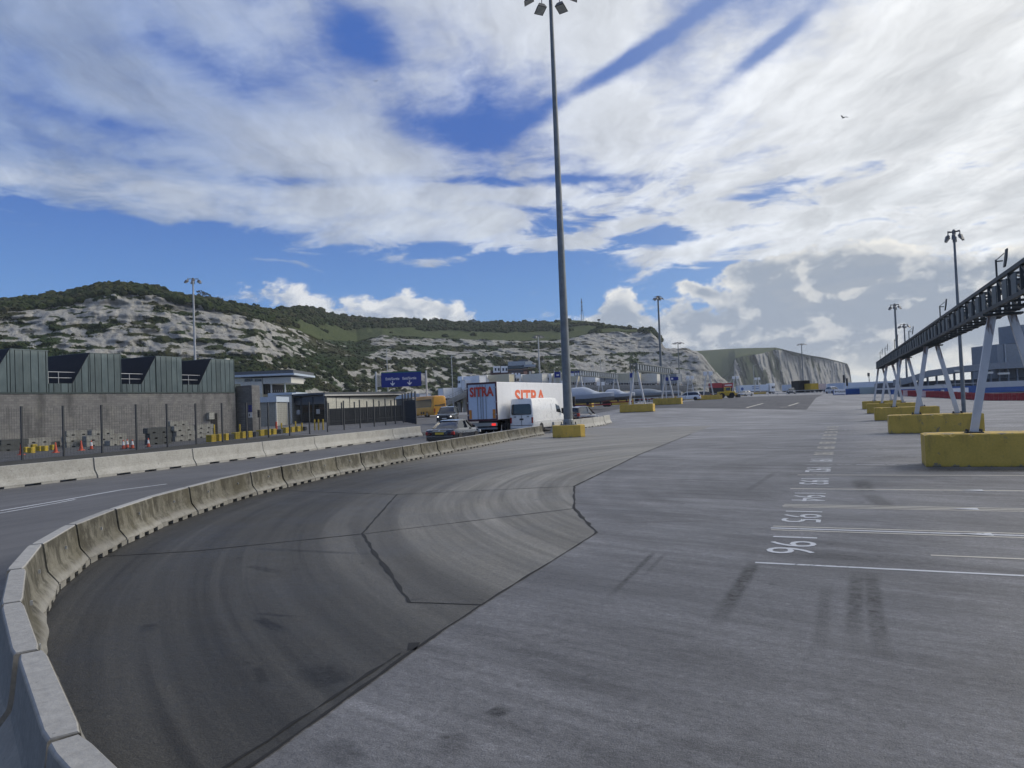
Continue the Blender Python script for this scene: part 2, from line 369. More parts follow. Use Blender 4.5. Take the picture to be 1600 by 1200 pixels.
# ================================================================== ground
def seg_mask(x, y, a, b, wd):
    "1 near the segment a-b, fading at its edge"
    dx_, dy_ = b[0]-a[0], b[1]-a[1]; L2 = dx_*dx_+dy_*dy_
    rx, ry = x-a[0], y-a[1]
    t = clamp01((rx*dx_+ry*dy_)/L2)
    ex, ey = rx-t*dx_, ry-t*dy_
    return smooth(S.m('SQRT', ex*ex+ey*ey), wd*1.25, wd*.3)*smooth(t, -.02, .18)*smooth(t, 1.02, .55)
ARC = (7.3, 23.3)                                  # centre of the turning circle
def ground_material(name, base, kind):
    m, p = bsdf(name); w_ = wpos(); x, y, z = sep(w_)
    big = fbm(w_, .09, 5., .55); mid = fbm(w_, .55, 6., .6); fine = fbm(w_, 9., 6., .7); peb = fbm(vec(x*.8, y*1.2, 0.), 26., 3., .6); grit = fbm(w_, 70., 3., .7)
    rx, ry = x-ARC[0], y-ARC[1]
    rr = S.m('SQRT', rx*rx+ry*ry); th = S.m('ARCTAN2', rx, ry)
    k = lin(big, .3, .7, .86, 1.14)*lin(mid, .3, .7, .88, 1.12)*lin(fine, .3, .7, .80, 1.20)*lin(grit, .25, .75, .55, 1.48)*lin(peb, .3, .7, .80, 1.22)
    speck = smooth(fbm(w_, 38., 2., .5), .66, .72); oil = smooth(fbm(w_, 2.6, 3., .55), .66, .76)*.45; k = k*(1.-oil)*(1.+smooth(fbm(w_, .8, 3., .5), .60, .64)*.07)
    if kind == 'bay':
        st = fbm(vec(x*.16+mid*.10, y*1.5+x*.34, 1.), 1.5, 7., .62)      # traffic film drawn across the bays
        st2 = fbm(vec(x*.22, y*3.2+x*.9, 6.), 2.2, 6., .62)
        k = k*lin(st, .32, .68, .74, 1.22)*lin(st2, .3, .7, .86, 1.13)*lin(fbm(vec(x*1.3, y*2.6+x*.5, 12.), 5., 6., .7), .3, .7, .80, 1.20)
        sk = None
        for a, b, wd, s_ in [((-1.20, 10.7), (-1.28, 7.2), .11, .5), ((.07, 10.4), (-.03, 7.0), .10, .42), ((.22, 10.5), (.2, 6.6), .10, .42), ((-.28, 9.6), (-.30, 6.6), .08, .25), ((-2.68, 11.1), (-2.58, 7.9), .05, .42), ((-2.5, 11.0), (-2.45, 9.2), .04, .25),
                             ((-2.55, 5.03), (-2.35, 4.98), .10, .6), ((-2.62, 4.6), (-2.42, 4.2), .12, .3), ((.30, 20.9), (.42, 18.), .25, .45), ((.42, 18.), (.8, 15.5), .22, .4), ((-.9, 11.4), (1.8, 11.0), .4, .3), ((-3.4, 4.2), (-2.9, 3.9), .15, .35),
                             ((-5.5, 21.), (-1.3, 20.2), .14, .3), ((-5.7, 25.), (-.6, 23.5), .18, .25), ((-4.4, 17.2), (-.7, 16.6), .08, .3), ((-2.2, 18.), (-1.8, 24.), .10, .25), ((-4.0, 13.4), (-1.6, 14.1), .06, .25), ((1.2, 23.4), (6.6, 23.2), .5, .5)]:
            q = seg_mask(x, y, a, b, wd)*min(.95, s_*1.45); sk = q if sk is None else S.m('MAXIMUM', sk, q)
        k = k*(1.-sk*lin(fine, .35, .6, .30, 1.25)*lin(st2, .3, .65, .5, 1.2))
        far = smooth(y, 14., 60.); k = k*(1.+far*.50)*lin(smooth(fbm(vec(x*.25+y*.04, y*.33, 8.), 1.3, 6., .6), .40, .62), 0., 1., .82, 1.10)  # far concrete brightened in the base colour, standing for glare off it
        k = k*lin(fbm(vec(rr*1.2+mid*.3, th*.9, 2.), 1.2, 7., .6), .3, .7, .82, 1.14)
        crk = smooth(fbm(vec(x*.5, y*2.2+x*.6, 3.), 4.5, 8., .7), .63, .70)*smooth(y, 12., 5.)
        k = k*(1.-crk*.38)
    else:
        # tyre films concentric with the curve of the barrier, heavier at its foot
        st = fbm(vec(rr*1.5+mid*.25, th*1.1, 0.), 1.3, 7., .6); st2 = fbm(vec(rr*5., th*1.6, 4.), 1.3, 5., .6)
        k = k*lin(st, .32, .68, .58, 1.30)*lin(st2, .3, .7, .76, 1.20)
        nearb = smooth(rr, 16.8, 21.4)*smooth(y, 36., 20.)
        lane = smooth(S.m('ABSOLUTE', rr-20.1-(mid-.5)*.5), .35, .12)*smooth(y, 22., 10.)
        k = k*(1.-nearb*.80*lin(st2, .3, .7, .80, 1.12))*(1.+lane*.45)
        sk = None
        for a, b, wd, s_ in [((-6.15, 6.42), (-5.35, 6.05), .09, .75), ((-6.3, 6.55), (-5.6, 6.6), .05, .45), ((-3.95, 5.05), (-4.6, 5.4), .22, .55), ((-8.4, 8.6), (-7.4, 8.3), .10, .4), ((-5.0, 5.2), (-4.5, 4.8), .06, .5), ((-9.4, 9.7), (-6.5, 9.8), .09, .35), ((-7.2, 5.9), (-6.9, 5.6), .1, .4)]:
            q = seg_mask(x, y, a, b, wd)*min(.95, s_*1.45); sk = q if sk is None else S.m('MAXIMUM', sk, q)
        k = k*(1.-sk*lin(fine, .35, .6, .45, 1.1))
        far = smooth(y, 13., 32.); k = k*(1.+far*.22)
    bn = S.nt.nodes.new('ShaderNodeRGB'); bn.outputs[0].default_value = (*base, 1)
    col = scalec(S(bn.outputs[0]), k)
    if kind == 'bay':
        col = mixc(smooth(mid, .55, .75)*.25, col, scalec(col, 1.18))
    else:
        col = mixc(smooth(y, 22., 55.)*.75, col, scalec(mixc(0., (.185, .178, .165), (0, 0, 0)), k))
    col = mixc(speck*.5, col, (.03, .03, .03))
    setc(p, 'Base Color', col)
    setc(p, 'Roughness', clamp01(lin(mid, .3, .7, .54, .80)+lin(fine, .3, .7, -.06, .06)))
    p.inputs['Specular IOR Level'].default_value = .45
    bumpn(p, grit*.8+fine*1.2, .016, .7)
    return m
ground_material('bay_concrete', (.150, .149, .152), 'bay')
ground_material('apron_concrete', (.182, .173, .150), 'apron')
def asphalt(name, base, spread=1.):
    m, p = bsdf(name); w_ = wpos(); x, y, z = sep(w_)
    k = lin(fbm(w_, .3, 5.), .3, .7, 1-.18*spread, 1+.18*spread)*lin(fbm(w_, 60., 3., .7), .25, .75, .7, 1.3)*lin(fbm(vec(x*2.2, y*.12, 0.), 1.4, 5., .6), .3, .7, .82, 1.15)
    bn = S.nt.nodes.new('ShaderNodeRGB'); bn.outputs[0].default_value = (*base, 1)
    setc(p, 'Base Color', scalec(S(bn.outputs[0]), k)); setc(p, 'Roughness', .82); p.inputs['Specular IOR Level'].default_value = .35
    bumpn(p, fbm(w_, 90., 3., .7), .01, .4)
asphalt('road_asphalt', (.118, .117, .118)); asphalt('yard_asphalt', (.075, .075, .075)); asphalt('verge_soil', (.045, .042, .032), 1.8); asphalt('sealant', (.018, .018, .018))
asphalt('lot_asphalt', (.085, .086, .092))

# one sheet to the horizon, finer where it starts to rise
def grid_sheet(name, m, xs, ys, zf):
    v = [(x, y, zf(x, y)) for y in ys for x in xs]; n = len(xs)
    f = [(j*n+i, j*n+i+1, (j+1)*n+i+1, (j+1)*n+i) for j in range(len(ys)-1) for i in range(n-1)]
    me = bpy.data.meshes.new(name); me.from_pydata(v, [], f); me.materials.append(MT[m])
    for q in me.polygons: q.use_smooth = True
    return link(name, me)
xs = [-6000, -2500, -1200, -600, -300]+[-160+4*i for i in range(56)]+[90, 150, 300, 600, 1200, 2500, 6000]
ys = [-200, -40, 0, 30, 55]+[60+3*i for i in range(40)]+[200, 240, 300, 400, 550, 800, 1200, 2000, 3500, 6000]
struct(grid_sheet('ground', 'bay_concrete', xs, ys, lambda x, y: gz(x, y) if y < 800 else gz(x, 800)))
def sheet(name, pts, z, m, parent=None):
    bm = bmesh.new(); bm.faces.new([bm.verts.new((x, y, z+(gz(x, y) if y > 60 else 0))) for x, y in pts])
    bmesh.ops.recalc_face_normals(bm, faces=bm.faces)
    if bm.faces[0].normal.z < 0: bmesh.ops.reverse_faces(bm, faces=bm.faces)
    bmesh.ops.triangulate(bm, faces=bm.faces)
    me = bpy.data.meshes.new(name); bm.to_mesh(me); bm.free(); me.materials.append(MT[m])
    return link(name, me, parent)

# ---- inner barrier line (centre), then the outer straight one
def chaikin(p, n=2):
    for _ in range(n):
        q = [p[0]]
        for a, b in zip(p, p[1:]): q += [a*.75+b*.25, a*.25+b*.75]
        p = q+[p[-1]]
    return p
V2 = lambda l: [Vector((x, y)) for x, y in l]
inner = chaikin(V2([(1.5, .9), (-1.5, 1.7), (-3.2, 2.3), (-4.51, 2.9), (-5.95, 3.72), (-7.47, 4.52), (-9.25, 5.75), (-10.5, 6.9), (-11.27, 7.8), (-12.2, 9.1), (-13.2, 10.65), (-14.13, 12.7), (-14.8, 14.1), (-15.6, 16.3), (-16.6, 20.6), (-17.1, 24.5), (-17.9, 31.), (-18.8, 38.5), (-19.45, 44.5), (-19.9, 50.5)]))
def walk(path, step):
    "points every step metres along a polyline"
    res = [path[0]]; need = step
    for a, b in zip(path, path[1:]):
        L = (b-a).length; t = 0
        while L-t >= need: t += need; need = step; res.append(a+(b-a)*(t/L))
        need -= L-t
    return res
def off(path, d):
    r = []
    for i, p_ in enumerate(path):
        t = (path[min(i+1, len(path)-1)]-path[max(i-1, 0)]).normalized(); r.append(p_+Vector((-t.y, t.x))*d)
    return r

# ---- paving
J = [(-3.6, -6), (-3.64, 3.74), (-3.83, 6.13), (-3.9, 7.6), (-4.0, 12.28), (-5.35, 14.96), (-6.73, 18.9), (-7.74, 29.96), (-8.6, 46.)]
P_, Q_, K_ = (-8.22, 11.31), (-10.97, 16.7), (-4.78, 7.46)
inn = [(p.x, p.y) for p in inner]
def upto(y0, y1): return [(x, y) for x, y in inn if y0 < y < y1]
T_ = (-11.8, 8.35); U_ = (-15.9, 17.2)
pave = thing('pavement', 'concrete paving', 'x', (0, 0, 0)); del pave['label'], pave['category']; pave['kind'] = 'structure'
z0 = .004
sheet('slab', [K_, P_, J[5], J[4], J[3]], z0, 'apron_concrete', pave)
sheet('slab', [P_, Q_, J[6], J[5]], z0, 'apron_concrete', pave)
sheet('slab', [(1.5, -6), J[0], J[1], J[2], J[3], K_, P_, T_]+list(reversed(upto(0, 8.3))), z0, 'apron_concrete', pave)
sheet('slab', [P_, T_]+upto(8.4, 17.1)+[U_, Q_], z0, 'apron_concrete', pave)
sheet('slab', [Q_, U_]+upto(17.3, 51)+[(-20., 58.), (-9.2, 58.), J[8], J[7], J[6]], z0, 'apron_concrete', pave)
def strip(name, pts, wd, z, m, parent=None, jit=.25):
    "flat band along a polyline with a slightly uneven edge"
    p = [Vector(q) for q in pts]; fine_ = [p[0]]
    for a, b in zip(p, p[1:]):
        n = max(1, int((b-a).length/.25)); fine_ += [a.lerp(b, i/n) for i in range(1, n+1)]
    l, r = [], []
    for i, q in enumerate(fine_):
        t = (fine_[min(i+1, len(fine_)-1)]-fine_[max(i-1, 0)]).normalized(); nrm = Vector((-t.y, t.x))
        c = q+nrm*random.uniform(-1, 1)*wd*jit*.5; h = wd*.5*(1+random.uniform(-1, 1)*jit)
        l.append(c+nrm*h); r.append(c-nrm*h)
    v = [(q.x, q.y, z+gz(q.x, q.y)) for q in l+r]; n = len(l)
    me = bpy.data.meshes.new(name); me.from_pydata(v, [], [(n+i, n+i+1, i+1, i) for i in range(n-1)]); me.materials.append(MT[m])
    return link(name, me, parent)
def seal(pts, wd, jit=.35): strip('joint_sealant', pts, wd, .0085, 'sealant', pave, jit)
seal(J[0:4], .032, .6); seal(J[3:5], .028, .6); seal([J[4], J[5]], .06, .6); seal([J[5], J[6]], .045, .5); seal(J[6:], .055)
seal([P_, J[5]], .028); seal([Q_, J[6]], .04); seal([P_, Q_], .045); seal([P_, K_], .055, .6); seal([K_, J[3]], .03); seal([P_, (-10.24, 9.25), T_], .045); seal([Q_, U_], .03)
seal([(-3.74, 3.0), (-3.90, 5.9)], .03, .9); seal([(-3.83, 6.0), (-3.92, 6.2)], .10, .3)

# ---- road between the two barrier rows, verge and yard
farl = chaikin(V2([(-26.6, -6), (-27.35, 10), (-27.5, 18), (-27.75, 24.9), (-28.3, 29.), (-29., 34.), (-29.8, 39.8), (-30.5, 46), (-31.2, 51.), (-31.6, 56.)]))
fl = [(p.x, p.y) for p in farl]
struct(sheet('road', [(1.5, -6)]+[(x, y) for x, y in inn]+[(-20.2, 59.), (-32., 59.)]+list(reversed(fl)), .012, 'road_asphalt'))
struct(sheet('verge', list(fl)+[(-32., 59.), (-52.5, 59.), (-48.5, 42.), (-47., 28.), (-46., -6)], .008, 'verge_soil'))
struct(sheet('yard', [(-46., -6), (-47., 28.), (-48.5, 42.), (-52.5, 59.9), (-140., 59.9), (-140., -6)], .012, 'yard_asphalt'))
grid = [(-140+4*i) for i in range(29)]
struct(grid_sheet('holding_road', 'road_asphalt', grid, [60+4*i for i in range(18)], lambda x, y: gz(x, y)+.012))
struct(grid_sheet('parking_lot', 'lot_asphalt', [-26+2*i for i in range(12)], [96+3*i for i in range(30)], lambda x, y: gz(x, y)+.012))
mk = thing('road_marking', 'lane lines', 'x', (0, 0, 0)); del mk['label'], mk['category']; mk['kind'] = 'structure'
ed = [G(0, 799), G(100, 782), G(190, 766), G(260, 757)]
strip('lane_line', [(p.x, p.y) for p in ed], .12, .017, 'road_white', mk, .1)
ed = [G(0, 803), G(90, 787), G(120, 781)]
strip('lane_line', [(p.x, p.y-.05) for p in ed], .09, .020, 'road_white', mk, .1)

for a_, b_ in (((1166, 637.5), (1192, 630.5)), ((1232, 634.5), (1248, 629.5)), ((1219, 636.4), (1230, 636.2))):
    a_, b_ = G(*a_), G(*b_); strip('lane_line', [(a_.x, a_.y), (b_.x, b_.y)], .3, .02, 'road_cream', mk, .1)

# ---- bay lines and painted numbers
def line(x0, x1, y, wd, m='road_white', z=.004):
    strip('bay_line', [(x0, y), (x1, y)], wd, z, m, mk, .05)
bays = [10.55, 13.32, 16.0, 18.85, 22.0, 25.05, 28.1, 31.2, 34.3, 37.4, 40.5, 43.6, 46.7, 49.8, 53., 56., 59.]
for i, y in enumerate(bays):
    x1 = 30 if i < 5 else 2+i*2.2
    if i == 0: line(-1.19, x1, y, .075)
    elif i <= 2:
        line(-1.22, x1, y, .09, 'road_white' if i == 1 else 'road_cream'); line(-1.2, x1, y+.18, .07, 'road_cream'); line(-1.2, x1, y-.18, .07, 'road_cream')
    else:
        line(-1.24, x1, y, .12, 'road_cream' if i < 5 else 'road_faint')
        if i == 3: line(-1.2, x1, y-.2, .05, 'road_faint')
line(1.0, 14, 11.55, .07, 'road_cream', .004)
for y, x0, x1 in ((47.5, -8, 2), (33., -3, 1), (62., -9, 1.5), (29.3, 3, 9), (35.5, 6.6, 16), (50., 7, 26)): line(x0, x1, y, .22 if y > 40 else .12, 'road_faint', .008)
for i in range(14):
    y = (bays[i]+bays[i+1])/2 if i+1 < len(bays) else bays[i]+1.5
    num = str(196-i)
    me = text_mesh(num, .95, -.004 if i < 3 else .01, 'bay_number')
    mm = Matrix(((0, 1, 0), (-1, 0, 0), (0, 0, 1))).to_4x4()                      # reads from the right-hand side
    mm = mm @ Matrix.Diagonal((1.12, 1.02, 1, 1)); mm.translation = (-.83+.012*i, y+.05, .006+gz(-.8, y))
    me.transform(mm); me.materials.clear(); me.materials.append(MT['road_white' if i < 6 else 'road_cream'])
    link('bay_number', me, mk)
for cx, cy in ((2.1, 16.0), (2.6, 18.85), (1.9, 13.32)):                          # worn arrow heads in the lines
    me = bpy.data.meshes.new('arrow_head'); me.from_pydata([(cx-.35, cy-.02, .0085), (cx+.1, cy-.13, .0085), (cx+.1, cy+.13, .0085)], [], [(0, 1, 2)]); me.materials.append(MT['road_white']); link('arrow_head', me, mk)

# ================================================================== concrete barriers
def barrier_mat(name, clean):
    m, p = bsdf(name); o = objco(); x, y, z = sep(o); w_ = wpos(); wx, wy, wz = sep(w_)
    n = fbm(w_, 2.2, 6., .6); fine = fbm(w_, 14., 5., .65); st = fbm(vec(wx*1.5+n*.5, wy*1.5, wz*.9+n*.6), 2.6, 8., .70)
    if clean:
        c = mixc(lin(n, .3, .7), (.36, .35, .31), (.46, .45, .41)); c = mixc(smooth(st, .55, .75)*.35, c, (.22, .21, .18))
    else:
        c = mixc(lin(n, .3, .7), (.125, .117, .088), (.225, .215, .178))
        c = mixc(smooth(st+lin(z, .15, .6, -.04, .05), .42, .60)*.82, c, (.042, .038, .026)); c = mixc(smooth(fbm(w_, 1.1, 5., .6), .44, .64)*.65, c, (.085, .075, .045))
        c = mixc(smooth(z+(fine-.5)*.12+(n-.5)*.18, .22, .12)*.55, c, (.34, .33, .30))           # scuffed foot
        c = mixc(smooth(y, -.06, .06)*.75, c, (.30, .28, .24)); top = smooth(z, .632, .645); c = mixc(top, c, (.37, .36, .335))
    oi = S.nt.nodes.new('ShaderNodeObjectInfo'); k = lin(fine, .3, .7, .82, 1.12)*lin(S(oi.outputs['Random']), 0., 1., .80, 1.10); k = k*(1.-smooth(fbm(w_, 6., 5., .7), .64, .70)*.4); setc(p, 'Base Color', scalec(c, k)); setc(p, 'Roughness', .88)
    bumpn(p, fine+n*.5, .02, .4)
barrier_mat('barrier_old', False); barrier_mat('barrier_clean', True)
def barrier(L, H, wb, m, name='concrete_barrier', scuff=False):
    "jersey profile along local x, forklift and drain slots cut in the foot"
    prof = [(wb, .075), (wb, .10), (wb*.52, H*.40), (wb*.46, H*.5), (wb*.33, H-.02), (wb*.27, H)]
    n = 13 if scuff else 7; rings = []
    for i in range(n):
        t = i/(n-1); x = (t-.5)*(L-.03)
        ring = []
        for s_ in (1, -1):
            for q in (prof if s_ == 1 else list(reversed(prof))):
                d = 0
                if scuff and q[1] < .2: d = noise.noise(Vector((x*1.7, q[1]*6, 3)))*.03-.012*(abs(x) > L*.45)
                e = -.012 if i in (0, n-1) else 0
                ring.append((x, s_*(q[0]+d+e), q[1]))
        rings.append(ring)
    mb = MB().loft(rings)
    k = [-L/2+.015, -L*.33, -L*.2, -L*.06, L*.06, L*.2, L*.33, L/2-.015]
    for a, b in ((0, 1), (2, 3), (4, 5), (6, 7)): mb.box(k[a], k[b], -wb+.004, wb-.004, 0, .076)
    return mb.mesh(name)
def row(path, step, mesh, m, label, group, cat='barrier', pin=None, start=0):
    pts = walk(path, step)
    for a, b in list(zip(pts, pts[1:]))[start:]:
        c = (a+b)/2; d = b-a; o = bpy.data.objects.new('concrete_barrier', mesh); C.objects.link(o)
        o.location = (c.x+random.uniform(-.015, .015), c.y+random.uniform(-.015, .015), gz(c.x, c.y)+.012); o.rotation_euler = (0, 0, math.atan2(d.y, d.x)+random.uniform(-.014, .014))
        tag(o, label, cat, group)
        if pin:
            q = bpy.data.objects.new('lifting_pin', pin); C.objects.link(q); q.parent = o
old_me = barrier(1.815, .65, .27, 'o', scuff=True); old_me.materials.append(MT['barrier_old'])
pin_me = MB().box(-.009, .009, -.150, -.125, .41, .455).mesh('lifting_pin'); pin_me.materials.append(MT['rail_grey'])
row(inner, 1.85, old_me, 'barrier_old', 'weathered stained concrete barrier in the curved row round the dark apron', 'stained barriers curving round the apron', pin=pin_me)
new_me = barrier(5.2, .80, .29, 'c'); new_me.materials.append(MT['barrier_clean'])
row(farl, 5.22, new_me, 'barrier_clean', 'long pale clean concrete barrier between the road and the fence verge', 'pale barriers along the fence verge')
pal_me = barrier(3.3, .80, .29, 'c'); pal_me.materials.append(MT['barrier_clean'])
bp = chaikin(V2([(-20.0, 52.), (-20.15, 57.), (-20.15, 62.), (-20.1, 66.), (-20.9, 70.5)]))
row(bp, 3.3, pal_me, 'barrier_clean', 'pale concrete barrier past the yellow lamp base, beside the queueing cars', 'pale barriers past the yellow lamp base')

# ================================================================== high mast floodlights
def yellow_mat():
    m, p = bsdf('block_yellow'); w_ = wpos(); wx, wy, wz = sep(w_); n = fbm(w_, 1.3, 6., .6); st = fbm(vec(wx*2., wy*2., wz*.4), 2.2, 6., .6); fine = fbm(w_, 18., 4., .6)
    c = mixc(lin(n, .3, .7), (.50, .335, .06), (.64, .43, .085)); c = mixc(smooth(st, .5, .72)*.55, c, (.30, .22, .06)); c = mixc(smooth(fbm(w_, 5., 7., .7), .64, .72)*.6, c, (.10, .085, .05))
    g, = [S.nt.nodes.new('ShaderNodeTexCoord')]; ox, oy, oz = sep(S(g.outputs['Object']))
    c = mixc(smooth(oz, .16, .02)*.45, c, (.42, .30, .03)); c = mixc(smooth(fbm(w_, 3.1, 8., .72)+smooth(oz, .86, .94)*.10+smooth(oz, .14, .0)*.10, .60, .66)*.8, c, (.16, .15, .135)); c = mixc(smooth(oz+(n-.5)*.1, .05, .0)*.7, c, (.06, .055, .045))
    setc(p, 'Base Color', scalec(c, lin(fine, .3, .7, .9, 1.1))); setc(p, 'Roughness', .75); bumpn(p, fine+n, .015, .3)
yellow_mat()
def mast(name, label, loc, H, r0, r1, nl=6, ring=.9, lw=.42, m='mast_grey', group=None, flange=True, rot=0., rim_r=None, cat='floodlight mast'):
    t = thing(name, label, cat, loc, rot, group)
    q = MB()
    for i in range(5): a, b = i/5, (i+1)/5; q.tube((0, 0, H*a), (0, 0, H*b+.02), (r0+(r1-r0)*a), (r0+(r1-r0)*b), 12)
    q.build('pole', m, t, smooth=True)
    if flange:
        f = MB().lathe([(r0*1.9, 0), (r0*1.9, .05), (r0*1.2, .07), (r0*1.12, .32), (r0*1.0, .4)], 12).build('flange', 'galvanised', t)
        for i in range(8):
            a = i*math.pi/4; MB().tube((r0*1.65*math.cos(a), r0*1.65*math.sin(a), 0), (r0*1.65*math.cos(a), r0*1.65*math.sin(a), .2), .03, n=6).build('bolt', 'bolt_black', f)
    hb = MB().lathe([(r1*1.3, H-.25), (r1*1.7, H-.2), (r1*1.7, H+.1), (r1*.8, H+.22)], 10); hb.build('head', 'lamp_body', t)
    for i in range(nl):
        a = 2*math.pi*i/nl+.35; c, s_ = math.cos(a), math.sin(a)
        MB().tube((0, 0, H), (ring*c, ring*s_, H+.05), .045, n=6).tube((ring*c, ring*s_, H+.05), (ring*c, ring*s_, H-.25), .03, n=6).build('arm', 'lamp_body', t)
        hq = MB(); P = lambda u, v, z: (ring*c+u*c-v*s_, ring*s_+u*s_+v*c, H+z)
        lo = [P(u, v, -.50-.16*(u/lw)) for u, v in ((-.1, -lw), (lw*1.6, -lw), (lw*1.6, lw), (-.1, lw))]; hi_ = [P(u, v, -.22-.12*(u/lw)) for u, v in ((0, -lw*.6), (lw*1.0, -lw*.6), (lw*1.0, lw*.6), (0, lw*.6))]
        hq.loft([lo, hi_]); h = hq.build('lamp_housing', 'lamp_body', t)
        gl = [P(u, v, -.512-.16*(u/lw)) for u, v in ((-.05, -lw*.85), (lw*1.45, -lw*.85), (lw*1.45, lw*.85), (-.05, lw*.85))]
        MB().add(gl, [(0, 1, 2, 3)]).build('lens', 'lamp_glass', h)
    return t
pb = Vector((-16.35, 45.3))
blk = MB(); pl = [(-1.05, -.6), (-.55, -.9), (.72, -.9), (1.02, -.62), (1.02, .6), (.6, .9), (-.6, .9), (-1.05, .6)]
rings = [[(x*(1-k), y*(1-k), z) for x, y in pl] for k, z in ((0, 0), (0, .74), (.02, .77))]
o = blk.loft(rings).build('concrete_block', 'block_yellow'); o.location = (pb.x, pb.y, .004); o.rotation_euler = (0, 0, math.radians(22))
tag(o, 'yellow painted concrete base with cut corners under the tall lamp mast', 'concrete block')
mast('floodlight_mast', 'tall grey lamp mast standing on its own cut-cornered yellow base', (pb.x, pb.y, .774), 28.75, .30, .115, 6, 1.2, .34)
d_ = G(885, 665)
def far_mast(px, ptop, pbot, dep, r, label, nl=6, ring=1.5, lw=.5, m='mast_grey', group=None):
    p = at(px, dep); H = zat(px, ptop, dep)-p.z
    return mast('floodlight_mast', label, p, H, r, r*.5, nl, ring, lw, m, group, flange=False)
far_mast(306, 436, 560, 150, .3, 'pale floodlight mast rising behind the green sawtooth building', m='rail_grey', ring=1.15, lw=.38)
far_mast(1503, 362, 600, 62, .17, 'dark floodlight mast standing behind the truss gantry with the antennas', ring=.5, lw=.16)
far_mast(1404, 477, 600, 125, .28, 'slim floodlight mast beyond the middle of the antenna gantry', ring=.7, lw=.22)
far_mast(1417, 508, 600, 170, .26, 'short distant floodlight mast beyond the end of the antenna gantry', ring=.9, lw=.35)
far_mast(1034, 464, 600, 170, .36, 'floodlight mast before the white cliff end above the lorry lanes', ring=.8, lw=.3)
far_mast(844, 525, 600, 210, .3, 'pale floodlight mast beside the brown control building', ring=1.2, lw=.4, m='rail_grey')
far_mast(1255, 538, 605, 420, .4, 'tiny far floodlight mast against the distant white headland', ring=1.8, lw=.6)
far_mast(1062, 536, 605, 400, .4, 'tiny far floodlight mast against the rock shoulder of the cliff', ring=2.2, lw=.8)
def street_lamp(px, ptop, dep, label, arm=1.2, m='rail_grey'):
    p = at(px, dep); H = zat(px, ptop, dep)-p.z; t = thing('street_lamp', label, 'street lamp', p, YAW)
    MB().tube((0, 0, 0), (0, 0, H), .13, .07, 8).build('post', m, t); MB().tube((0, 0, H), (arm, 0, H+.25), .05, n=6).build('arm', m, t)
    MB().bbox(arm-.1, arm+.8, -.15, .15, H+.16, H+.32, .03).build('lamp_head', 'lamp_body', t)
street_lamp(606, 545, 170, 'slim street lamp rising behind the blue exit sign'); street_lamp(707, 556, 190, 'slim street lamp above the ramp with the lorries')
street_lamp(940, 560, 230, 'slim lamp post standing over the gantry of signs'); street_lamp(1178, 572, 260, 'slim lamp post before the distant grassy cliff')

# ================================================================== truss gantries
def a_frame(t, x0, x1, xa0, xa1, y, zb, zt, m='steel_white', wd=.2, cross=2.3):
    for xb, xt in ((x0, xa0), (x1, xa1)):
        l = MB().beam((xb, y, zb+.03), (xt, y, zt), wd, wd*.8, (0, 1, 0)).build('leg', m, t)
        pz = MB().box(xb-wd*1.1, xb+wd*1.1, y-wd, y+wd, zb, zb+.035)
        for sx in (-1, 1):
            for sy in (-1, 1): pz.tube((xb+sx*wd*.85, y+sy*wd*.75, zb+.03), (xb+sx*wd*.85, y+sy*wd*.75, zb+.11), .025, n=6)
        pz.build('foot_plate', 'bolt_black', l)
        
    f = (cross-zb)/(zt-zb)
    if cross: MB().beam((x0+(xa0-x0)*f, y, cross), (x1+(xa1-x1)*f, y, cross), wd*.7, wd*.8).build('cross_beam', m, t)
    MB().box(xa0-.25, xa1+.25, y-.2, y+.2, zt, zt+.06).build('head_plate', 'dark_steel', t)
def truss(t, x0, x1, y0, y1, zf, h, step, m='dark_steel', panels=True, pm='panel_grey'):
    n = max(1, round((y1-y0)/step)); st = (y1-y0)/n
    for x in (x0, x1):
        for dz_ in (0, h):
            MB().beam((x, y0, zf(y0)+dz_), (x, y1, zf(y1)+dz_), .09, .1).build('chord', m, t)
    for i in range(n+1):
        y = y0+i*st; z = zf(y); q = MB()
        for x in (x0, x1): q.beam((x, y, z), (x, y, z+h), .075, .075)
        q.beam((x0, y, z), (x1, y, z), .06, .06).beam((x0, y, z+h), (x1, y, z+h), .06, .06); q.build('web_frame', m, t)
        if i < n:
            q = MB()
            for x in (x0, x1): q.beam((x, y, z), (x, y+st, z+h) if i % 2 else (x, y+st, z+h*.9), .045, .045)
            q.beam((x0, y, z+h), (x1, y+st, z+h), .04, .04); q.build('brace', m, t)
            if panels:
                for x in (x0-.02, x1+.02):
                    a = .16 if i % 3 else .34
                    MB().box(x-.012, x+.012, y+st*a, y+st*(a+.42), z+.09, z+h-.09).build('signal_panel', pm, t)
def leg_mat():
    m, p = bsdf('leg_white'); w_ = wpos(); x, y, z = sep(w_); n = fbm(vec(x*3., y*3., z*.8), 2.4, 7., .65)
    c = mixc(lin(fbm(w_, 1.5, 5.), .3, .7), (.50, .51, .51), (.62, .62, .61)); c = mixc(smooth(n+lin(z, 3.2, 4.5, -.22, .22), .52, .68)*.85, c, (.14, .075, .045)); c = mixc(smooth(n, .60, .72)*.3, c, (.25, .23, .2))
    setc(p, 'Base Color', c); setc(p, 'Roughness', .5)
leg_mat()
zf = lambda y: 4.36+.006*max(0, y-25)
gt = thing('truss_gantry', 'long dark truss gantry on white legs carrying small antennas over the lanes', 'gantry', (2.11, 24.2, 0))
t0_ = gt.location.copy()
gt.location = (4.2, 24.8, 0)
class Sub:      # collects parts given in world coordinates under an empty that is only translated
    pass
def under(t):
    "children built in world coordinates: shift them so that they sit under the empty"
    inv = Matrix.Translation(t.location).inverted()
    for c in t.children: c.matrix_parent_inverse = inv
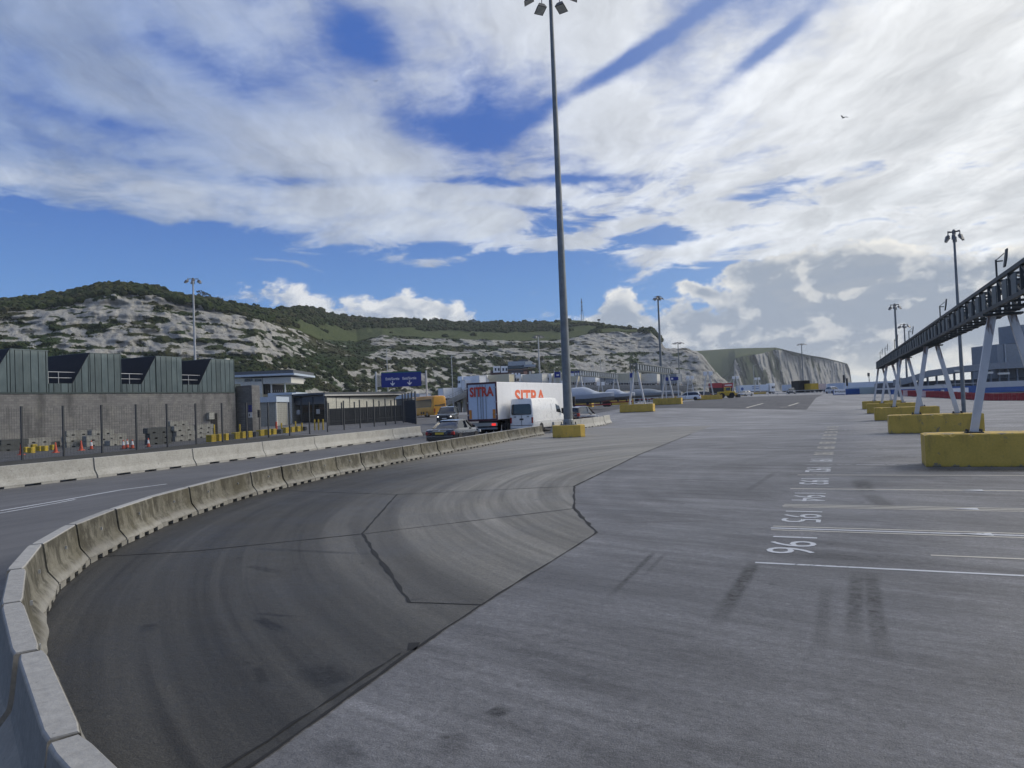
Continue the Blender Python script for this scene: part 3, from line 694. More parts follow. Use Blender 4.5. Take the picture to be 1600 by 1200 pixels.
truss(gt, 3.92, 4.62, 12.06, 97.5, zf, .68, 1.38)
fy = [24.85+17.9*i for i in range(5)]
for y in fy: a_frame(gt, 3.42, 5.22, 4.02, 4.5, y, .93, zf(y)-.1, 'leg_white')
MB().box(3.85, 4.7, 11.9, 12.0, 4.3, 5.2).build('end_plate', 'dark_steel', gt); MB().box(3.84, 4.7, 97.5, 97.6, zf(97)-.1, zf(97)+.8).build('end_plate', 'steel_white', gt)
under(gt)
def rough_block(L, W, H, seed):
    "cast block with worn, uneven and chipped arrises"
    r_ = random.Random(seed); n = 42; rings = []
    for i in range(n+1):
        x = L*i/n; e = .03 if i in (0, n) else 0; ring = []
        for cy, cz, sy, sz in ((0, 0, 1, 1), (W, 0, -1, 1), (W, H, -1, -1), (0, H, 1, -1)):
            ch = .022+abs(noise.noise(Vector((x*2.3, cy*3+seed*7, cz*3))))*.03+(r_.uniform(.03, .075) if r_.random() < .10 else 0)
            a, b = (cy+sy*ch+sy*e, cz), (cy+sy*e, cz+sz*ch)
            if cz == 0: b, a = (cy+sy*e, .0), (cy+sy*(e+.001), .0)
            ring += [(x, *b), (x, *a)] if (sy, sz) in ((1, 1), (-1, -1)) else [(x, *a), (x, *b)]
        if e: ring = [(px_, y_, min(z_, H-e)) for px_, y_, z_ in ring]
        rings.append(ring)
    return MB().loft(rings)
for i, y in enumerate(fy):
    o = rough_block(4.15, 1.3, .93, i+1).build('concrete_block', 'block_yellow'); o.location = (2.11, y-.63, .004)
    tag(o, 'long yellow concrete block carrying a white leg frame of the antenna gantry', 'concrete block', 'yellow blocks under the antenna gantry')
def antenna(y, x=4.0, h=.72):
    z = zf(y)+.73; t = thing('antenna', 'small curved panel antenna on a short post atop the dark truss gantry', 'antenna', (x, y, z), 0, 'antennas on the truss gantry')
    MB().tube((0, 0, 0), (0, 0, h*.78), .025, n=6).build('post', 'dark_steel', t)
    MB().tube((0, 0, h*.72), (.16, 0, h*.72), .018, n=6).tube((.02, 0, h*.78), (.2, 0, h*.98), .012, n=5).build('bracket', 'dark_steel', t)
    MB().loft([[(.17, -.1, h*.5), (.21, -.1, h*.5), (.21, .1, h*.5), (.17, .1, h*.5)], [(.21, -.14, h*.8), (.25, -.14, h*.8), (.25, .14, h*.8), (.21, .14, h*.8)], [(.24, -.1, h*1.12), (.28, -.1, h*1.12), (.28, .1, h*1.12), (.24, .1, h*1.12)]]).build('reflector', 'dark_steel', t)
for y in (23.7, 36.3, 52.3, 66., 80., 90.): antenna(y, h=.78 if y < 60 else 1.1)
# ================================================================== green sawtooth building
class Site:
    "frame parallel to the view at a given depth: pixel rectangles become level boxes of real size"
    def __init__(s, dep): s.d = dep
    def p(s, px, back, z): 
        q = FWD*(s.d+back)+RT*((px-800)*(s.d+back)/FPX); return Vector((q.x, q.y, z))
    def z(s, px, py, back=0): return zat(px, py, s.d+back)
    def box(s, mb, px0, px1, pyt, pyb, b0, b1, zb=None, zt=None):
        c = (px0+px1)/2; z1 = s.z(c, pyt, b0) if zt is None else zt; z0_ = s.z(c, pyb, b0) if zb is None else zb
        bk = FWD*(b1-b0); r = lambda z: [s.p(px0, b0, z), s.p(px1, b0, z), s.p(px1, b0, z)+bk, s.p(px0, b0, z)+bk]
        mb.loft([r(z0_), r(z1)]); return mb
    def part(s, name, m, t, *a, **k): o = s.box(MB(), *a, **k).build(name, m, t, world=True); return o
def wall_mat():
    m, p = bsdf('block_wall'); w_ = wpos(); x, y, z = sep(w_)
    br = S.nt.nodes.new('ShaderNodeTexBrick'); S.nt.links.new(vec(y+x*.6, z, 0.).k, br.inputs['Vector'])
    br.inputs['Scale'].default_value = 1.; br.inputs['Brick Width'].default_value = .46; br.inputs['Row Height'].default_value = .23; br.inputs['Mortar Size'].default_value = .012
    br.inputs['Color1'].default_value = (.145, .142, .14, 1); br.inputs['Color2'].default_value = (.20, .197, .19, 1); br.inputs['Mortar'].default_value = (.12, .118, .115, 1)
    st = fbm(vec(x*.6, y*.55, z*.12), 1.2, 6., .6); n = fbm(w_, .5, 5., .6)
    c = mixc(smooth(st, .50, .70)*.75, S(br.outputs[0]), (.06, .06, .06)); c = mixc(smooth(n, .5, .7)*.25, c, (.32, .31, .26)); c = mixc(smooth(z, .9, .0)*.3, c, (.09, .085, .08))
    setc(p, 'Base Color', c); setc(p, 'Roughness', .9); bumpn(p, S(br.outputs[1])*-1.+n*.4, .02, .5)
wall_mat()
BX = -70.
gb = thing('sawtooth_building', 'green copper clad building with sawtooth roof on a grey block wall', 'building', (BX, 50, 0))
per = 7.93; teeth = [49.05+per*k for k in range(-3, 3)]; Z_LO, Z_HI, Z_W = 6.12, 9.25, 5.10
prof = []
for s_ in teeth: prof += [(s_, Z_LO), (s_+1.95, Z_HI), (s_+5.55, Z_HI), (s_+5.56, Z_LO)]
prof[-1] = (teeth[-1]+5.75, Z_LO); prof[-2] = (teeth[-1]+5.74, Z_HI); YE = teeth[-1]+5.75; YS = teeth[0]
def rise(y):
    for (a, za), (b, zb) in zip(prof, prof[1:]):
        if a <= y <= b: return za+(zb-za)*(y-a)/(b-a)
    return Z_LO
poly = [(YS, Z_W)]+prof+[(YE, Z_W)]
MB().prism([(y, z-.06 if z > Z_W else z) for y, z in poly], BX-22, BX-.05).build('cladding_backing', 'seam_dark', gb, world=True)
wl = MB().box(BX-22, BX, YS, YE, 0, Z_W-.02).build('block_wall', 'block_wall', gb, world=True)
MB().box(BX-.1, BX+.08, YS, YE+.1, Z_W-.02, Z_W+.10).build('coping', 'seam_dark', gb, world=True)
cuts = sorted(set([y for y, z in prof]+[YS+.73*i for i in range(int((YE-YS)/.73)+1)]+[YE]))
for a, b in zip(cuts, cuts[1:]):
    if b-a < .12: continue
    za, zb = rise(a+.02), rise(b-.02)
    r = lambda x: [(x, a+.035, Z_W+.12), (x, b-.035, Z_W+.12), (x, b-.035, zb-.03), (x, a+.035, za-.03)]
    MB().loft([r(BX-.04), r(BX+.03+random.uniform(0, .012))]).build('cladding_panel', 'copper_green', gb, world=True)
for s_ in teeth:
    nrm = Vector((0, -(Z_HI-Z_LO), 1.95)).normalized()*.03
    rl = MB().loft([[(x, s_+.03, Z_LO), (x, s_+1.93, Z_HI-.02), (x, s_+1.93+nrm.y, Z_HI-.02+nrm.z), (x, s_+.03+nrm.y, Z_LO+nrm.z)] for x in (BX-21.8, BX+.06)]).build('rooflight', 'roof_black', gb, world=True)
    MB().box(BX-22, BX+.08, s_+1.95, s_+5.57, Z_HI-.055, Z_HI+.03).build('ridge_flashing', 'copper_green', gb, world=True)
    if s_ > teeth[0]:
        y0 = s_-per+5.62; y1 = s_+.25; q = MB()
        for z in (Z_LO+.55, Z_LO+1.12): q.tube((BX-.5, y0, z), (BX-.5, y1+(.55 if z > 7 else .2), z), .035, n=6)
        for y in (y0+.25, (y0+y1)/2, ): q.tube((BX-.5, y, Z_LO-.1), (BX-.5, y, Z_LO+1.12), .035, n=6)
        q.build('guard_rail', 'rail_grey', gb, world=True)
pz = 6.0
pier = MB().box(BX-1.0, BX+1.6, YE+1.2, YE+2.6, 0, pz).build('pier', 'block_wall', gb, world=True)
MB().box(BX-22, BX-1.2, YE, YE+2.2, 0, 6.3).build('recess_wall', 'seam_dark', gb, world=True)  # dark colour stands for the shadow between the cladding and the pier
MB().box(BX-1.2, BX-1.0, YE-.4, YE+.3, 4.9, 9.5).build('down_pipe', 'off_white', gb, world=True)
sg = MB().box(BX+1.0, BX+1.55, YE+1.14, YE+1.18, 2.6, 3.5).build('blue_plate', 'sign_blue', pier, world=False)
sg2 = MB().box(BX+.95, BX+1.6, YE+1.14, YE+1.18, 1.9, 2.55).build('white_plate', 'sign_white', pier, world=False)
MB().box(BX+1.1, BX+1.25, YE+1.10, YE+1.135, 2.05, 2.4).build('pictogram', 'bolt_black', sg2)
inv = Matrix.Translation(gb.location).inverted()
# dark door in the wall
MB().box(BX, BX+.06, 66.6, 67.6, 0, 2.6).build('door', 'roof_black', gb, world=True); MB().box(BX+.06, BX+.5, 65.9, 66.7, 1.9, 2.7).build('wall_cabinet', 'shutter_grey', gb, world=True)

# ================================================================== fence along the verge
fpx = [(-35, 727), (35, 719), (100, 713), (160, 708), (214, 703), (262, 699), (307, 694.5), (348, 690.6), (386, 687), (420, 683.8), (453, 680.9), (484, 678.2), (512, 675.6), (538, 673), (563, 671), (585, 669), (603, 667.3), (618, 665.7), (631, 664.2), (642, 662.8)]
fpt = []
for a, b in fpx:
    d = ray(a, b); t_ = -HC/d.z; fpt.append(Vector((d.x*t_, d.y*t_, 0)))
fn = thing('mesh_fence', 'tall wire mesh fence on dark posts behind the pale barriers', 'fence', (fpt[0].x, fpt[0].y, 0))
for i, p in enumerate(fpt):
    z = gz(p.x, p.y)
    MB().box(p.x-.055, p.x+.055, p.y-.055, p.y+.055, z, z+3.38).build('post', 'fence_dark', fn, world=True)
    if i+1 < len(fpt):
        q = fpt[i+1]; z1 = gz(q.x, q.y); pn = MB(); a, b = p+Vector((0, 0, z)), q+Vector((0, 0, z1)); n_ = int((b-a).length/.22)
        for k in range(18): h = .08+k*.19; pn.beam(a+Vector((0, 0, h)), b+Vector((0, 0, h)), .008, .008)
        for k in range(1, n_): c = a.lerp(b, k/n_); pn.beam(c+Vector((0, 0, .08)), c+Vector((0, 0, 3.3)), .007, .007)
        pn.build('wire_panel', 'fence_wire', fn, world=True, fix=False)
# dark slatted screen fence round the shed
def slat_fence(name, label, p0, p1, H, n, m='fence_dark', sw=.09, post=6):
    t = thing(name, label, 'fence', p0); q = MB()
    for i in range(n):
        c = Vector(p0).lerp(Vector(p1), i/(n-1)); z = gz(c.x, c.y); q.box(c.x-sw/2, c.x+sw/2, c.y-.02, c.y+.02, z+.05, z+H)
    s_ = q.build('slats', m, t, world=True); s_['kind'] = 'stuff'
    MB().beam(Vector(p0)+Vector((0, 0, gz(p0.x, p0.y)+H*.85)), Vector(p1)+Vector((0, 0, gz(p1.x, p1.y)+H*.85)), .06, .08).build('top_rail', m, t, world=True)
    MB().beam(Vector(p0)+Vector((0, 0, gz(p0.x, p0.y)+H*.15)), Vector(p1)+Vector((0, 0, gz(p1.x, p1.y)+H*.15)), .06, .08).build('bottom_rail', m, t, world=True)
    for i in range(post+1):
        c = Vector(p0).lerp(Vector(p1), i/post); z = gz(c.x, c.y); MB().box(c.x-.07, c.x+.07, c.y-.07, c.y+.07, z, z+H*1.35).build('post', m, t, world=True)
slat_fence('slatted_fence', 'dark close-slatted fence along the cream wall of the long shed', at(512, 104), at(628, 112), 2.4, 120)
slat_fence('slatted_fence', 'dark close-slatted fence running from the shed to the yellow coach', at(628, 106), at(648, 90), 3.0, 60, post=4)

# ================================================================== yard clutter behind the fence
def barrier_block_mesh(L, H=.48, W=.6):
    poly = [(-L/2, 0), (-L*.28, 0), (-L*.28, .12), (-L*.16, .12), (-L*.16, 0), (L*.16, 0), (L*.16, .12), (L*.28, .12), (L*.28, 0), (L/2, 0), (L/2, H-.05), (L/2-.05, H), (-L/2+.05, H), (-L/2, H-.05)]
    return MB().prism(poly, -W/2, W/2).mesh('barrier_block')
bl1 = barrier_block_mesh(2.3); bl1.materials.append(MT['yard_concrete']); bl2 = barrier_block_mesh(2.3); bl2.materials.append(MT['dark_block']); bl3 = barrier_block_mesh(1.2, .5); bl3.materials.append(MT['dark_block'])
def yard_stack(px, py, layers, label, me=bl1, rz=.0, dx_=0.):
    p = G(px, py)
    for k in range(layers):
        o = bpy.data.objects.new('barrier_block', me); C.objects.link(o); o.location = (p.x+random.uniform(-.03, .03), p.y+random.uniform(-.1, .1), p.z+.012+k*.482); o.rotation_euler = (0, 0, rz+random.uniform(-.03, .03))
        tag(o, label, 'concrete block', 'concrete blocks stacked in the fenced yard')
lb_ = 'grey slotted concrete block stacked against the block wall behind the fence'
yard_stack(57, 701, 2, lb_); yard_stack(82, 699, 1, 'dark slotted concrete block lying in the fenced yard', bl3, .3); yard_stack(83, 696, 3, 'dark slotted concrete block piled in the fenced yard', bl3, .2)
yard_stack(120, 698.5, 2, lb_); yard_stack(121, 696.5, 3, lb_); yard_stack(150, 697, 2, lb_); yard_stack(157, 695.5, 3, lb_); yard_stack(182, 696, 1, lb_, rz=.2); yard_stack(178, 694, 2, lb_)
yard_stack(133, 695, 3, 'dark slotted concrete block piled in the fenced yard', bl3)
yard_stack(247, 694, 3, 'dark slotted concrete block piled in the fenced yard', bl2); yard_stack(256, 691, 3, 'dark slotted concrete block piled in the fenced yard', bl2); yard_stack(286, 689, 3, lb_); yard_stack(279, 687, 4, lb_); yard_stack(317, 684, 3, lb_); yard_stack(20, 704, 2, 'dark slotted concrete block lying in the fenced yard', bl2)
# site hoarding low wall
ccone = None
def cone(px, py, label, sleeve=True, h=.72):
    global ccone
    p = G(px, py); t = thing('traffic_cone', label, 'traffic cone', (p.x, p.y, p.z+.012), 0, 'traffic cones in the fenced yard'); k = h/.78
    MB().bbox(-.21*k, .21*k, -.21*k, .21*k, 0, .05, .03).build('base', 'rubber' if sleeve else 'cone_orange', t)
    MB().lathe([(.15*k, .05), (.105*k, .3*k), (.05*k, h*.92), (.03*k, h)], 12).build('cone_body', 'cone_orange', t, smooth=True)
    if sleeve: MB().lathe([(.109*k, .33*k), (.062*k, .64*k)], 12).build('reflective_sleeve', 'cone_white', t, smooth=True)
for px, py in ((87, 707.5), (127, 704), (33, 711)): cone(px, py, 'plain orange traffic cone on the yard ground behind the fence', False, .78)
for px, py in ((143, 702.6), (193, 702), (199, 700.5), (207, 701.3), (232, 699)): cone(px, py, 'orange traffic cone with white sleeve on the yard ground behind the fence')
def cube(px, py, sz, m, label, group):
    p = G(px, py); o = MB().bbox(-sz[0]/2, sz[0]/2, -sz[1]/2, sz[1]/2, 0, sz[2], .03).build('kerb_block', m); o.location = (p.x, p.y, p.z+.012); o.rotation_euler = (0, 0, random.uniform(-.3, .3)); tag(o, label, 'kerb block', group)
for px, py in ((40, 707), (49, 708), (62, 705), (70, 705), (83, 703), (53, 702)): cube(px, py, (.4, .4, .42), 'yellow_block', 'small yellow cube block on the yard ground', 'yellow cube blocks in the yard')
for i in range(16):
    px = 330+i*9.6; py = 690.5-i*1.15; y_ = i % 4 != 3
    cube(px, py, (.8, .5, .62 if y_ else .5), 'yellow_block' if y_ else 'dark_block', 'yellow kerb block in the row before the grey hut' if y_ else 'black kerb block among the yellow kerb blocks', 'kerb blocks before the grey hut')
for px, h in ((375, 1.2), (335, 1.3), (462, 1.2), (472, 1.0), (492, 1.3), (498, 1.3), (505, 1.3), (440, 1.1)):
    p = G(px, 681-(px-335)*.055); o = MB().lathe([(.09, 0), (.09, h-.05), (.05, h)], 8).build('bollard', 'yellow_block'); o.location = p; tag(o, 'thin yellow bollard beside the yellow kerb blocks', 'bollard', 'yellow bollards before the hut and shed')
p = G(432, 676); o = thing('traffic_cylinder', 'orange traffic cylinder with white band beside the yellow kerbs', 'bollard', p)
MB().lathe([(.22, 0), (.2, .1), (.13, .14), (.11, 1.25), (.04, 1.3)], 10).build('post', 'cone_orange', o); MB().lathe([(.125, .35), (.12, .6)], 10).build('band', 'cone_white', o)
p = G(406, 678); o = thing('signal_post', 'thin dark post with a black signal head before the grey hut', 'signal', p)
MB().tube((0, 0, 0), (0, 0, 2.4), .05, n=6).build('post', 'fence_dark', o); MB().box(-.16, .16, -.12, .12, 1.9, 2.75).build('signal_head', 'bolt_black', o)

# ================================================================== huts, shed, white building
s = Site(116); b = thing('grey_hut', 'grey shuttered hut with pale blue roof beside the block wall', 'hut', s.p(407, 0, gz(*s.p(407, 0, 0).xy)))
g0 = b.location.z
s.part('shutter_wall', 'shutter_grey', b, 384, 430, 630, 672, 0, 6, zb=g0); s.part('roof', 'pale_blue', b, 383, 431, 621.5, 630, -.3, 6.3); s.part('corner_post', 'off_white', b, 429, 431, 630, 672, -.06, .2, zb=g0)
s = Site(128); b = thing('gatehouse', 'white portable gatehouse with fence panels behind the grey hut', 'hut', s.p(440, 0, gz(*s.p(440, 0, 0).xy))); g0 = b.location.z
s.part('wall', 'off_white', b, 429, 455, 618, 640, 0, 5, zb=g0); s.part('roof_edge', 'pale_blue', b, 428, 456, 615.5, 618, -.2, 5.2); s.part('window', 'glass', b, 432, 448, 636, 641, -.05, 0)
s = Site(165); b = thing('white_building', 'white flat-roofed building with overhanging roof and terrace columns', 'building', s.p(410, 0, gz(*s.p(410, 0, 0).xy))); g0 = b.location.z
s.part('wall', 'cream', b, 366, 410, 592, 640, 0, 14, zb=g0); r_ = s.part('roof', 'pale_blue', b, 364, 460, 585.5, 588.5, -1.5, 16); s.part('roof_deck', 'roof_dark', r_, 364, 459, 580.5, 585.4, -1.2, 15.6)
for a, c in ((382, 395), (398, 409)): s.part('window', 'glass', b, a, c, 593, 597, -.06, 0)
s.part('recess', 'roof_black', b, 410, 413.5, 590, 617, .5, 14); s.part('fascia', 'off_white', b, 411, 455, 590.5, 600, 0, 10)
for px in (423.5, 445): s.part('column', 'off_white', b, px-.9, px+.9, 600, 640, .3, .6, zb=g0)
for i in range(9): s.part('panel', 'off_white', b, 366.5+i*4.8, 370.6+i*4.8, 597.5, 616, -.08, 0)
s.part('terrace', 'pale_blue', b, 418, 462, 614.5, 620, -.5, 9); q = MB()
for i in range(14): q.tube(s.p(419+i*3.2, -.4, s.z(420, 614)), s.p(419+i*3.2, -.4, s.z(420, 611)), .03, n=5)
q.build('railing', 'rail_grey', b, world=True)
s = Site(124); b = thing('long_shed', 'long low shed with cream wall, white fascia and dark open end', 'shed', s.p(480, 0, gz(*s.p(540, 0, 0).xy))); g0 = b.location.z
e0, e1, e2 = s.p(452, 6, 0), s.p(508, 0, 0), s.p(622, 18, 0)
def qbox(name, m, t, a, b_, z0_, z1, th):
    a, b_ = Vector(a), Vector(b_); d = (b_-a).normalized(); nn = Vector((-d.y, d.x, 0))*th
    r = lambda z: [(a.x, a.y, z), (b_.x, b_.y, z), (b_.x+nn.x, b_.y+nn.y, z), (a.x+nn.x, a.y+nn.y, z)]
    return MB().loft([r(z0_), r(z1)]).build(name, m, t, world=True)
zr = s.z(508, 617)
qbox('side_wall', 'cream', b, e1, e2, g0, zr-.25, .3); qbox('end_wall', 'roof_dark', b, e0, e1, zr-1.6, zr-.25, .3); qbox('back_wall', 'roof_black', b, e0+FWD*5, e1+FWD*5, g0, zr-.3, .2)
qbox('fascia', 'off_white', b, e1-FWD*.4, e2-FWD*.4+RT*1.2, zr-.28, zr-.02, .3); qbox('gutter_shadow', 'roof_black', b, e1-FWD*.15, e2-FWD*.15+RT, zr-.55, zr-.28, .25)
rt = MB(); eb = e0-RT*.8-FWD*.6; rt.loft([[(p_.x, p_.y, z) for p_ in (eb, e1-FWD*.5, e2-FWD*.5+RT*1.3, e2+FWD*9, e0+FWD*9)] for z in (zr-.02, zr+.32)]); rt.build('roof', 'roof_dark', b, world=True)
for k in (0., .33, .66, 1.): c = e0.lerp(e1, k); MB().box(c.x-.12, c.x+.12, c.y-.12, c.y+.12, g0, zr-.3).build('post', 'fence_dark', b, world=True)
qbox('brick_panel', 'brown_brick', b, e0.lerp(e1, .15)+FWD*4, e0.lerp(e1, .5)+FWD*4, g0+1.8, zr-1.7, .2); qbox('brick_panel', 'brown_brick', b, e0.lerp(e1, .68)+FWD*3, e0.lerp(e1, .98)+FWD*3, g0+2.2, zr-1.4, .2)
for k in (.25, .8): c = e0.lerp(e1, k)-FWD*.3; MB().box(c.x-.35, c.x+.35, c.y-.03, c.y+.03, g0+1.5, g0+2.3).build('notice', 'rail_grey', b, world=True)
qbox('drain_pipe', 'fence_dark', b, e1.lerp(e2, .13)-FWD*.1, e1.lerp(e2, .135)-FWD*.1, g0, zr-.5, .1); qbox('drain_pipe', 'fence_dark', b, e1.lerp(e2, .3)-FWD*.1, e1.lerp(e2, .305)-FWD*.1, g0, zr-.5, .1)
s = Site(112); b = thing('booth', 'small dark booth with pale curved roof at the end of the long shed', 'booth', s.p(632, 0, gz(*s.p(632, 0, 0).xy))); g0 = b.location.z
s.part('wall', 'roof_dark', b, 618, 644, 624, 660, 0, 4, zb=g0)
rr = MB(); pr = [(617, 624.5), (618, 621), (624, 618.5), (632, 617), (640, 616), (647, 616), (647, 620.5), (634, 623.5)]; rr.loft([[s.p(x, bk, s.z(632, y)) for x, y in pr] for bk in (-.5, 4.5)]); rr.build('roof', 'pale_blue', b, world=True)

# ================================================================== blue exit sign
s = Site(140); b = thing('exit_sign_gantry', 'wide blue overhead exit sign with down arrows on two white posts', 'road sign', s.p(588, 0, gz(*s.p(588, 0, 0).xy))); g0 = b.location.z
for px, dt in ((588, 0), (666.5, -2)):
    pst = MB()
    for k in (-.28, .28): q0 = s.p(px, k, 0); pst.tube((q0.x, q0.y, g0), (q0.x, q0.y, s.z(px, 582+dt)), .17, n=10)
    pst.build('post', 'steel_white', b, world=True)
bd = s.part('sign_board', 'sign_blue', b, 596, 658.5, 583.2, 605.2, -.1, .1, zt=s.z(627, 583.2), zb=s.z(627, 605.2)); s.part('top_band', 'sign_green', bd, 596, 658.5, 581.6, 583.1, -.1, .1)
q = MB()
for z in (s.z(627, 586), s.z(627, 603)): q.beam(s.p(588, .35, z), s.p(666.5, .35, z), .12, .12)
for i in range(4): q.beam(s.p(590+i*1.6, .35, s.z(627, 586)), s.p(590+i*1.6, .35, s.z(627, 603)), .06, .06); q.beam(s.p(660+i*1.6, .35, s.z(627, 586)), s.p(660+i*1.6, .35, s.z(627, 603)), .06, .06)
q.build('support_frame', 'steel_white', b, world=True)
for px, tx_ in ((613.5, 'Exit/Sortie'), (640, 'Exit/Sortie')):
    pt = s.p(px, -.13, s.z(627, 592.5)); me = text_mesh(tx_, .7, .012); wd_ = max(v.co.x for v in me.vertices)-min(v.co.x for v in me.vertices)
    mm = Matrix((RT*(2.6/wd_), Vector((0, 0, 1)), -FWD)).transposed().to_4x4(); mm.translation = pt; me.transform(mm); me.materials.clear(); me.materials.append(MT['sign_white'])
    o = link('lettering', me, bd)
    c = s.p(px, -.13, s.z(627, 599.8)); ar = MB(); pts = [(-.07, .5), (.07, .5), (.07, -.02), (.42, .18), (.42, .0), (0, -.45), (-.42, .0), (-.42, .18), (-.07, -.02)]
    ar.add([c+RT*x+Vector((0, 0, z)) for x, z in pts], [(0, 1, 2, 8), (2, 3, 4, 5), (8, 2, 5), (8, 5, 6, 7)]); ar.build('arrow', 'sign_white', bd)
# ================================================================== vehicles (local: heading +y, x to the right)
def wheel(t, x, y, r, wd, side, name='wheel'):
    w_ = MB().lathe([(r*.6, -wd/2), (r*.93, -wd/2), (r, -wd*.3), (r, wd*.3), (r*.93, wd/2), (r*.6, wd/2)], 18, 'x', (x, y, r)).build(name, 'tyre', t, smooth=True)
    MB().lathe([(r*.12, wd*.5*side), (r*.55, wd*.42*side), (r*.62, wd*.515*side)], 14, 'x', (x, y, r)).build('rim', 'rim', w_, smooth=True)
def sym(ring): return ring+[(-x, y, z) for x, y, z in reversed(ring)]
def quadpatch(mb, pts, nrm, d=.006):
    n = Vector(nrm).normalized()*d; a = [Vector(p)+n for p in pts]; b = [Vector(p)-n*.5 for p in pts]; return mb.loft([b, a])
def car(name, label, loc, rz, paint, kind='saloon', lit=None, plate='plate_yellow', group=None):
    t = thing(name, label, 'car', loc, rz, group)
    if kind == 'saloon':
        L, W, zb, zr = 4.9, 1.86, .93, 1.46
        st = [(-2.45, .45, .74, .86, .60), (-2.38, .30, .86, .93, .9), (-2.0, .24, .91, .98, .93), (-1.3, .22, .92, .99, .93), (0, .22, .93, .97, .93), (1.2, .22, .92, .93, .92), (1.95, .24, .9, .86, .88), (2.3, .28, .82, .74, .7), (2.45, .42, .66, .6, .5)]
        gh = [(-1.75, .97, .74), (-.95, 1.40, .60), (-.5, 1.455, .60), (.15, 1.46, .60), (.55, 1.40, .61), (1.35, .93, .76)]
        rwh, wy = .335, (-1.42, 1.46)
    elif kind == 'mpv':
        L, W, zb, zr = 4.8, 1.88, 1.0, 1.72
        st = [(-2.4, .42, .8, 1.0, .7), (-2.32, .28, .9, 1.06, .92), (-1.6, .24, .93, 1.06, .94), (0, .24, .94, 1.02, .94), (1.2, .24, .93, .99, .93), (1.9, .26, .9, .9, .88), (2.3, .30, .8, .76, .68), (2.4, .42, .66, .62, .5)]
        gh = [(-2.28, 1.05, .80), (-1.95, 1.60, .66), (-1.4, 1.70, .66), (0, 1.72, .66), (.6, 1.62, .66), (1.55, .98, .78)]
        rwh, wy = .34, (-1.42, 1.45)
    else:  # boxy off-roader
        L, W, zb, zr = 4.9, 2.0, 1.16, 1.95
        st = [(-2.4, .5, .93, 1.2, .9), (-2.34, .38, .98, 1.22, .98), (-1.4, .34, 1.0, 1.22, 1.0), (0, .34, 1.0, 1.2, 1.0), (1.1, .34, 1.0, 1.18, .99), (1.95, .36, .97, 1.13, .95), (2.36, .42, .93, 1.05, .88), (2.45, .52, .86, .95, .8)]
        gh = [(-2.3, 1.2, .93), (-2.2, 1.82, .82), (-1.8, 1.93, .80), (-.2, 1.95, .80), (.3, 1.86, .80), (.95, 1.18, .90)]
        rwh, wy = .4, (-1.45, 1.5)
    rings = []
    for y, z0_, hw, zt, tw in st:
        zm = z0_+(zt-z0_)*.55
        rings.append(sym([(hw*.86, y, z0_), (hw*.97, y, z0_+.06), (hw, y, zm), (hw*.985, y, zt-.07), (tw*.93, y, zt-.005), (tw*.5, y, zt+.015)]))
    body = MB().loft(rings).build('body', paint, t, smooth=True)
    low = lambda y: max(.9, min(1.2, zb))
    g = []
    for y, z, hw in gh:
        zb_ = min(z, zb)-.05
        g.append(sym([(hw+.13*(z > zb+.1)+.02, y, zb_), (hw+.06*(z > zb+.1), y, zb_+(z-zb_)*.55), (hw*.97, y, z-.02), (hw*.55, y, z+.012)]))
    gl = MB().loft(g).build('glazing', 'glass', t, smooth=True)
    rf = []
    for y, z, hw in gh[1:-1]:
        rf.append([(hw*.99, y, z-.05), (hw*.96, y, z+.018), (hw*.5, y, z+.04), (-hw*.5, y, z+.04), (-hw*.96, y, z+.018), (-hw*.99, y, z-.05)])
    MB().loft(rf).build('roof', paint, t, smooth=True)
    for s_ in (-1, 1):
        y0, z0_, h0 = gh[0]; y1, z1, h1 = gh[1]; MB().beam((s_*(h0+.05), y0, z0_-.02), (s_*h1*1.0, y1, z1-.01), .09, .1).build('pillar', paint, t)
        y0, z0_, h0 = gh[-1]; y1, z1, h1 = gh[-2]; MB().beam((s_*(h0+.04), y0, z0_-.02), (s_*h1*1.0, y1, z1-.01), .07, .08).build('pillar', paint, t)
        ym = .12; MB().beam((s_*.80, ym, zb-.02), (s_*(gh[2][2]+.01), ym, zr-.06), .05, .12).build('pillar', paint, t)
        m_ = MB().bbox(s_*.98-.1, s_*.98+.1, .75, .88, zb+.02, zb+.18, .03).build('wing_mirror', paint if kind != 'mpv' else 'black_plastic', t)
        MB().box(s_*.93-.003, s_*.93+.003, -.9, -.72, zb-.2, zb-.165).build('door_handle', 'chrome', t)
        for y in wy: wheel(t, s_*(W/2-.13), y, rwh, .22, s_)
        for y in wy: MB().lathe([(rwh*1.12, -.02), (rwh*1.12, .02)], 18, 'x', (s_*(W/2-.012), y, rwh)).build('wheel_arch', 'black_plastic', t)
    yb = st[0][0]
    if kind == 'saloon':
        MB().bbox(-.88, -.45, yb+.0, yb+.25, .66, .84, .03).build('tail_light', 'tail_light', t); MB().bbox(.45, .88, yb+.0, yb+.25, .66, .84, .03).build('tail_light', 'tail_light', t)
        MB().box(-.26, .26, yb-.03, yb+.05, .68, .80).build('number_plate', plate, t); MB().box(-.42, .42, yb-.02, yb+.04, .845, .87).build('chrome_strip', 'chrome', t)
        MB().bbox(-.84, .84, yb-.06, yb+.3, .34, .60, .05).build('bumper', paint, t); MB().lathe([(.05, -.012), (.05, .012)], 12, 'y', (0, yb-.0, .90)).build('badge', 'chrome', t)
    elif kind == 'mpv':
        for s_ in (-1, 1): MB().bbox(s_*.82-.12, s_*.82+.12, yb-.01, yb+.2, .86, 1.14, .03).build('tail_light', 'tail_light', t)
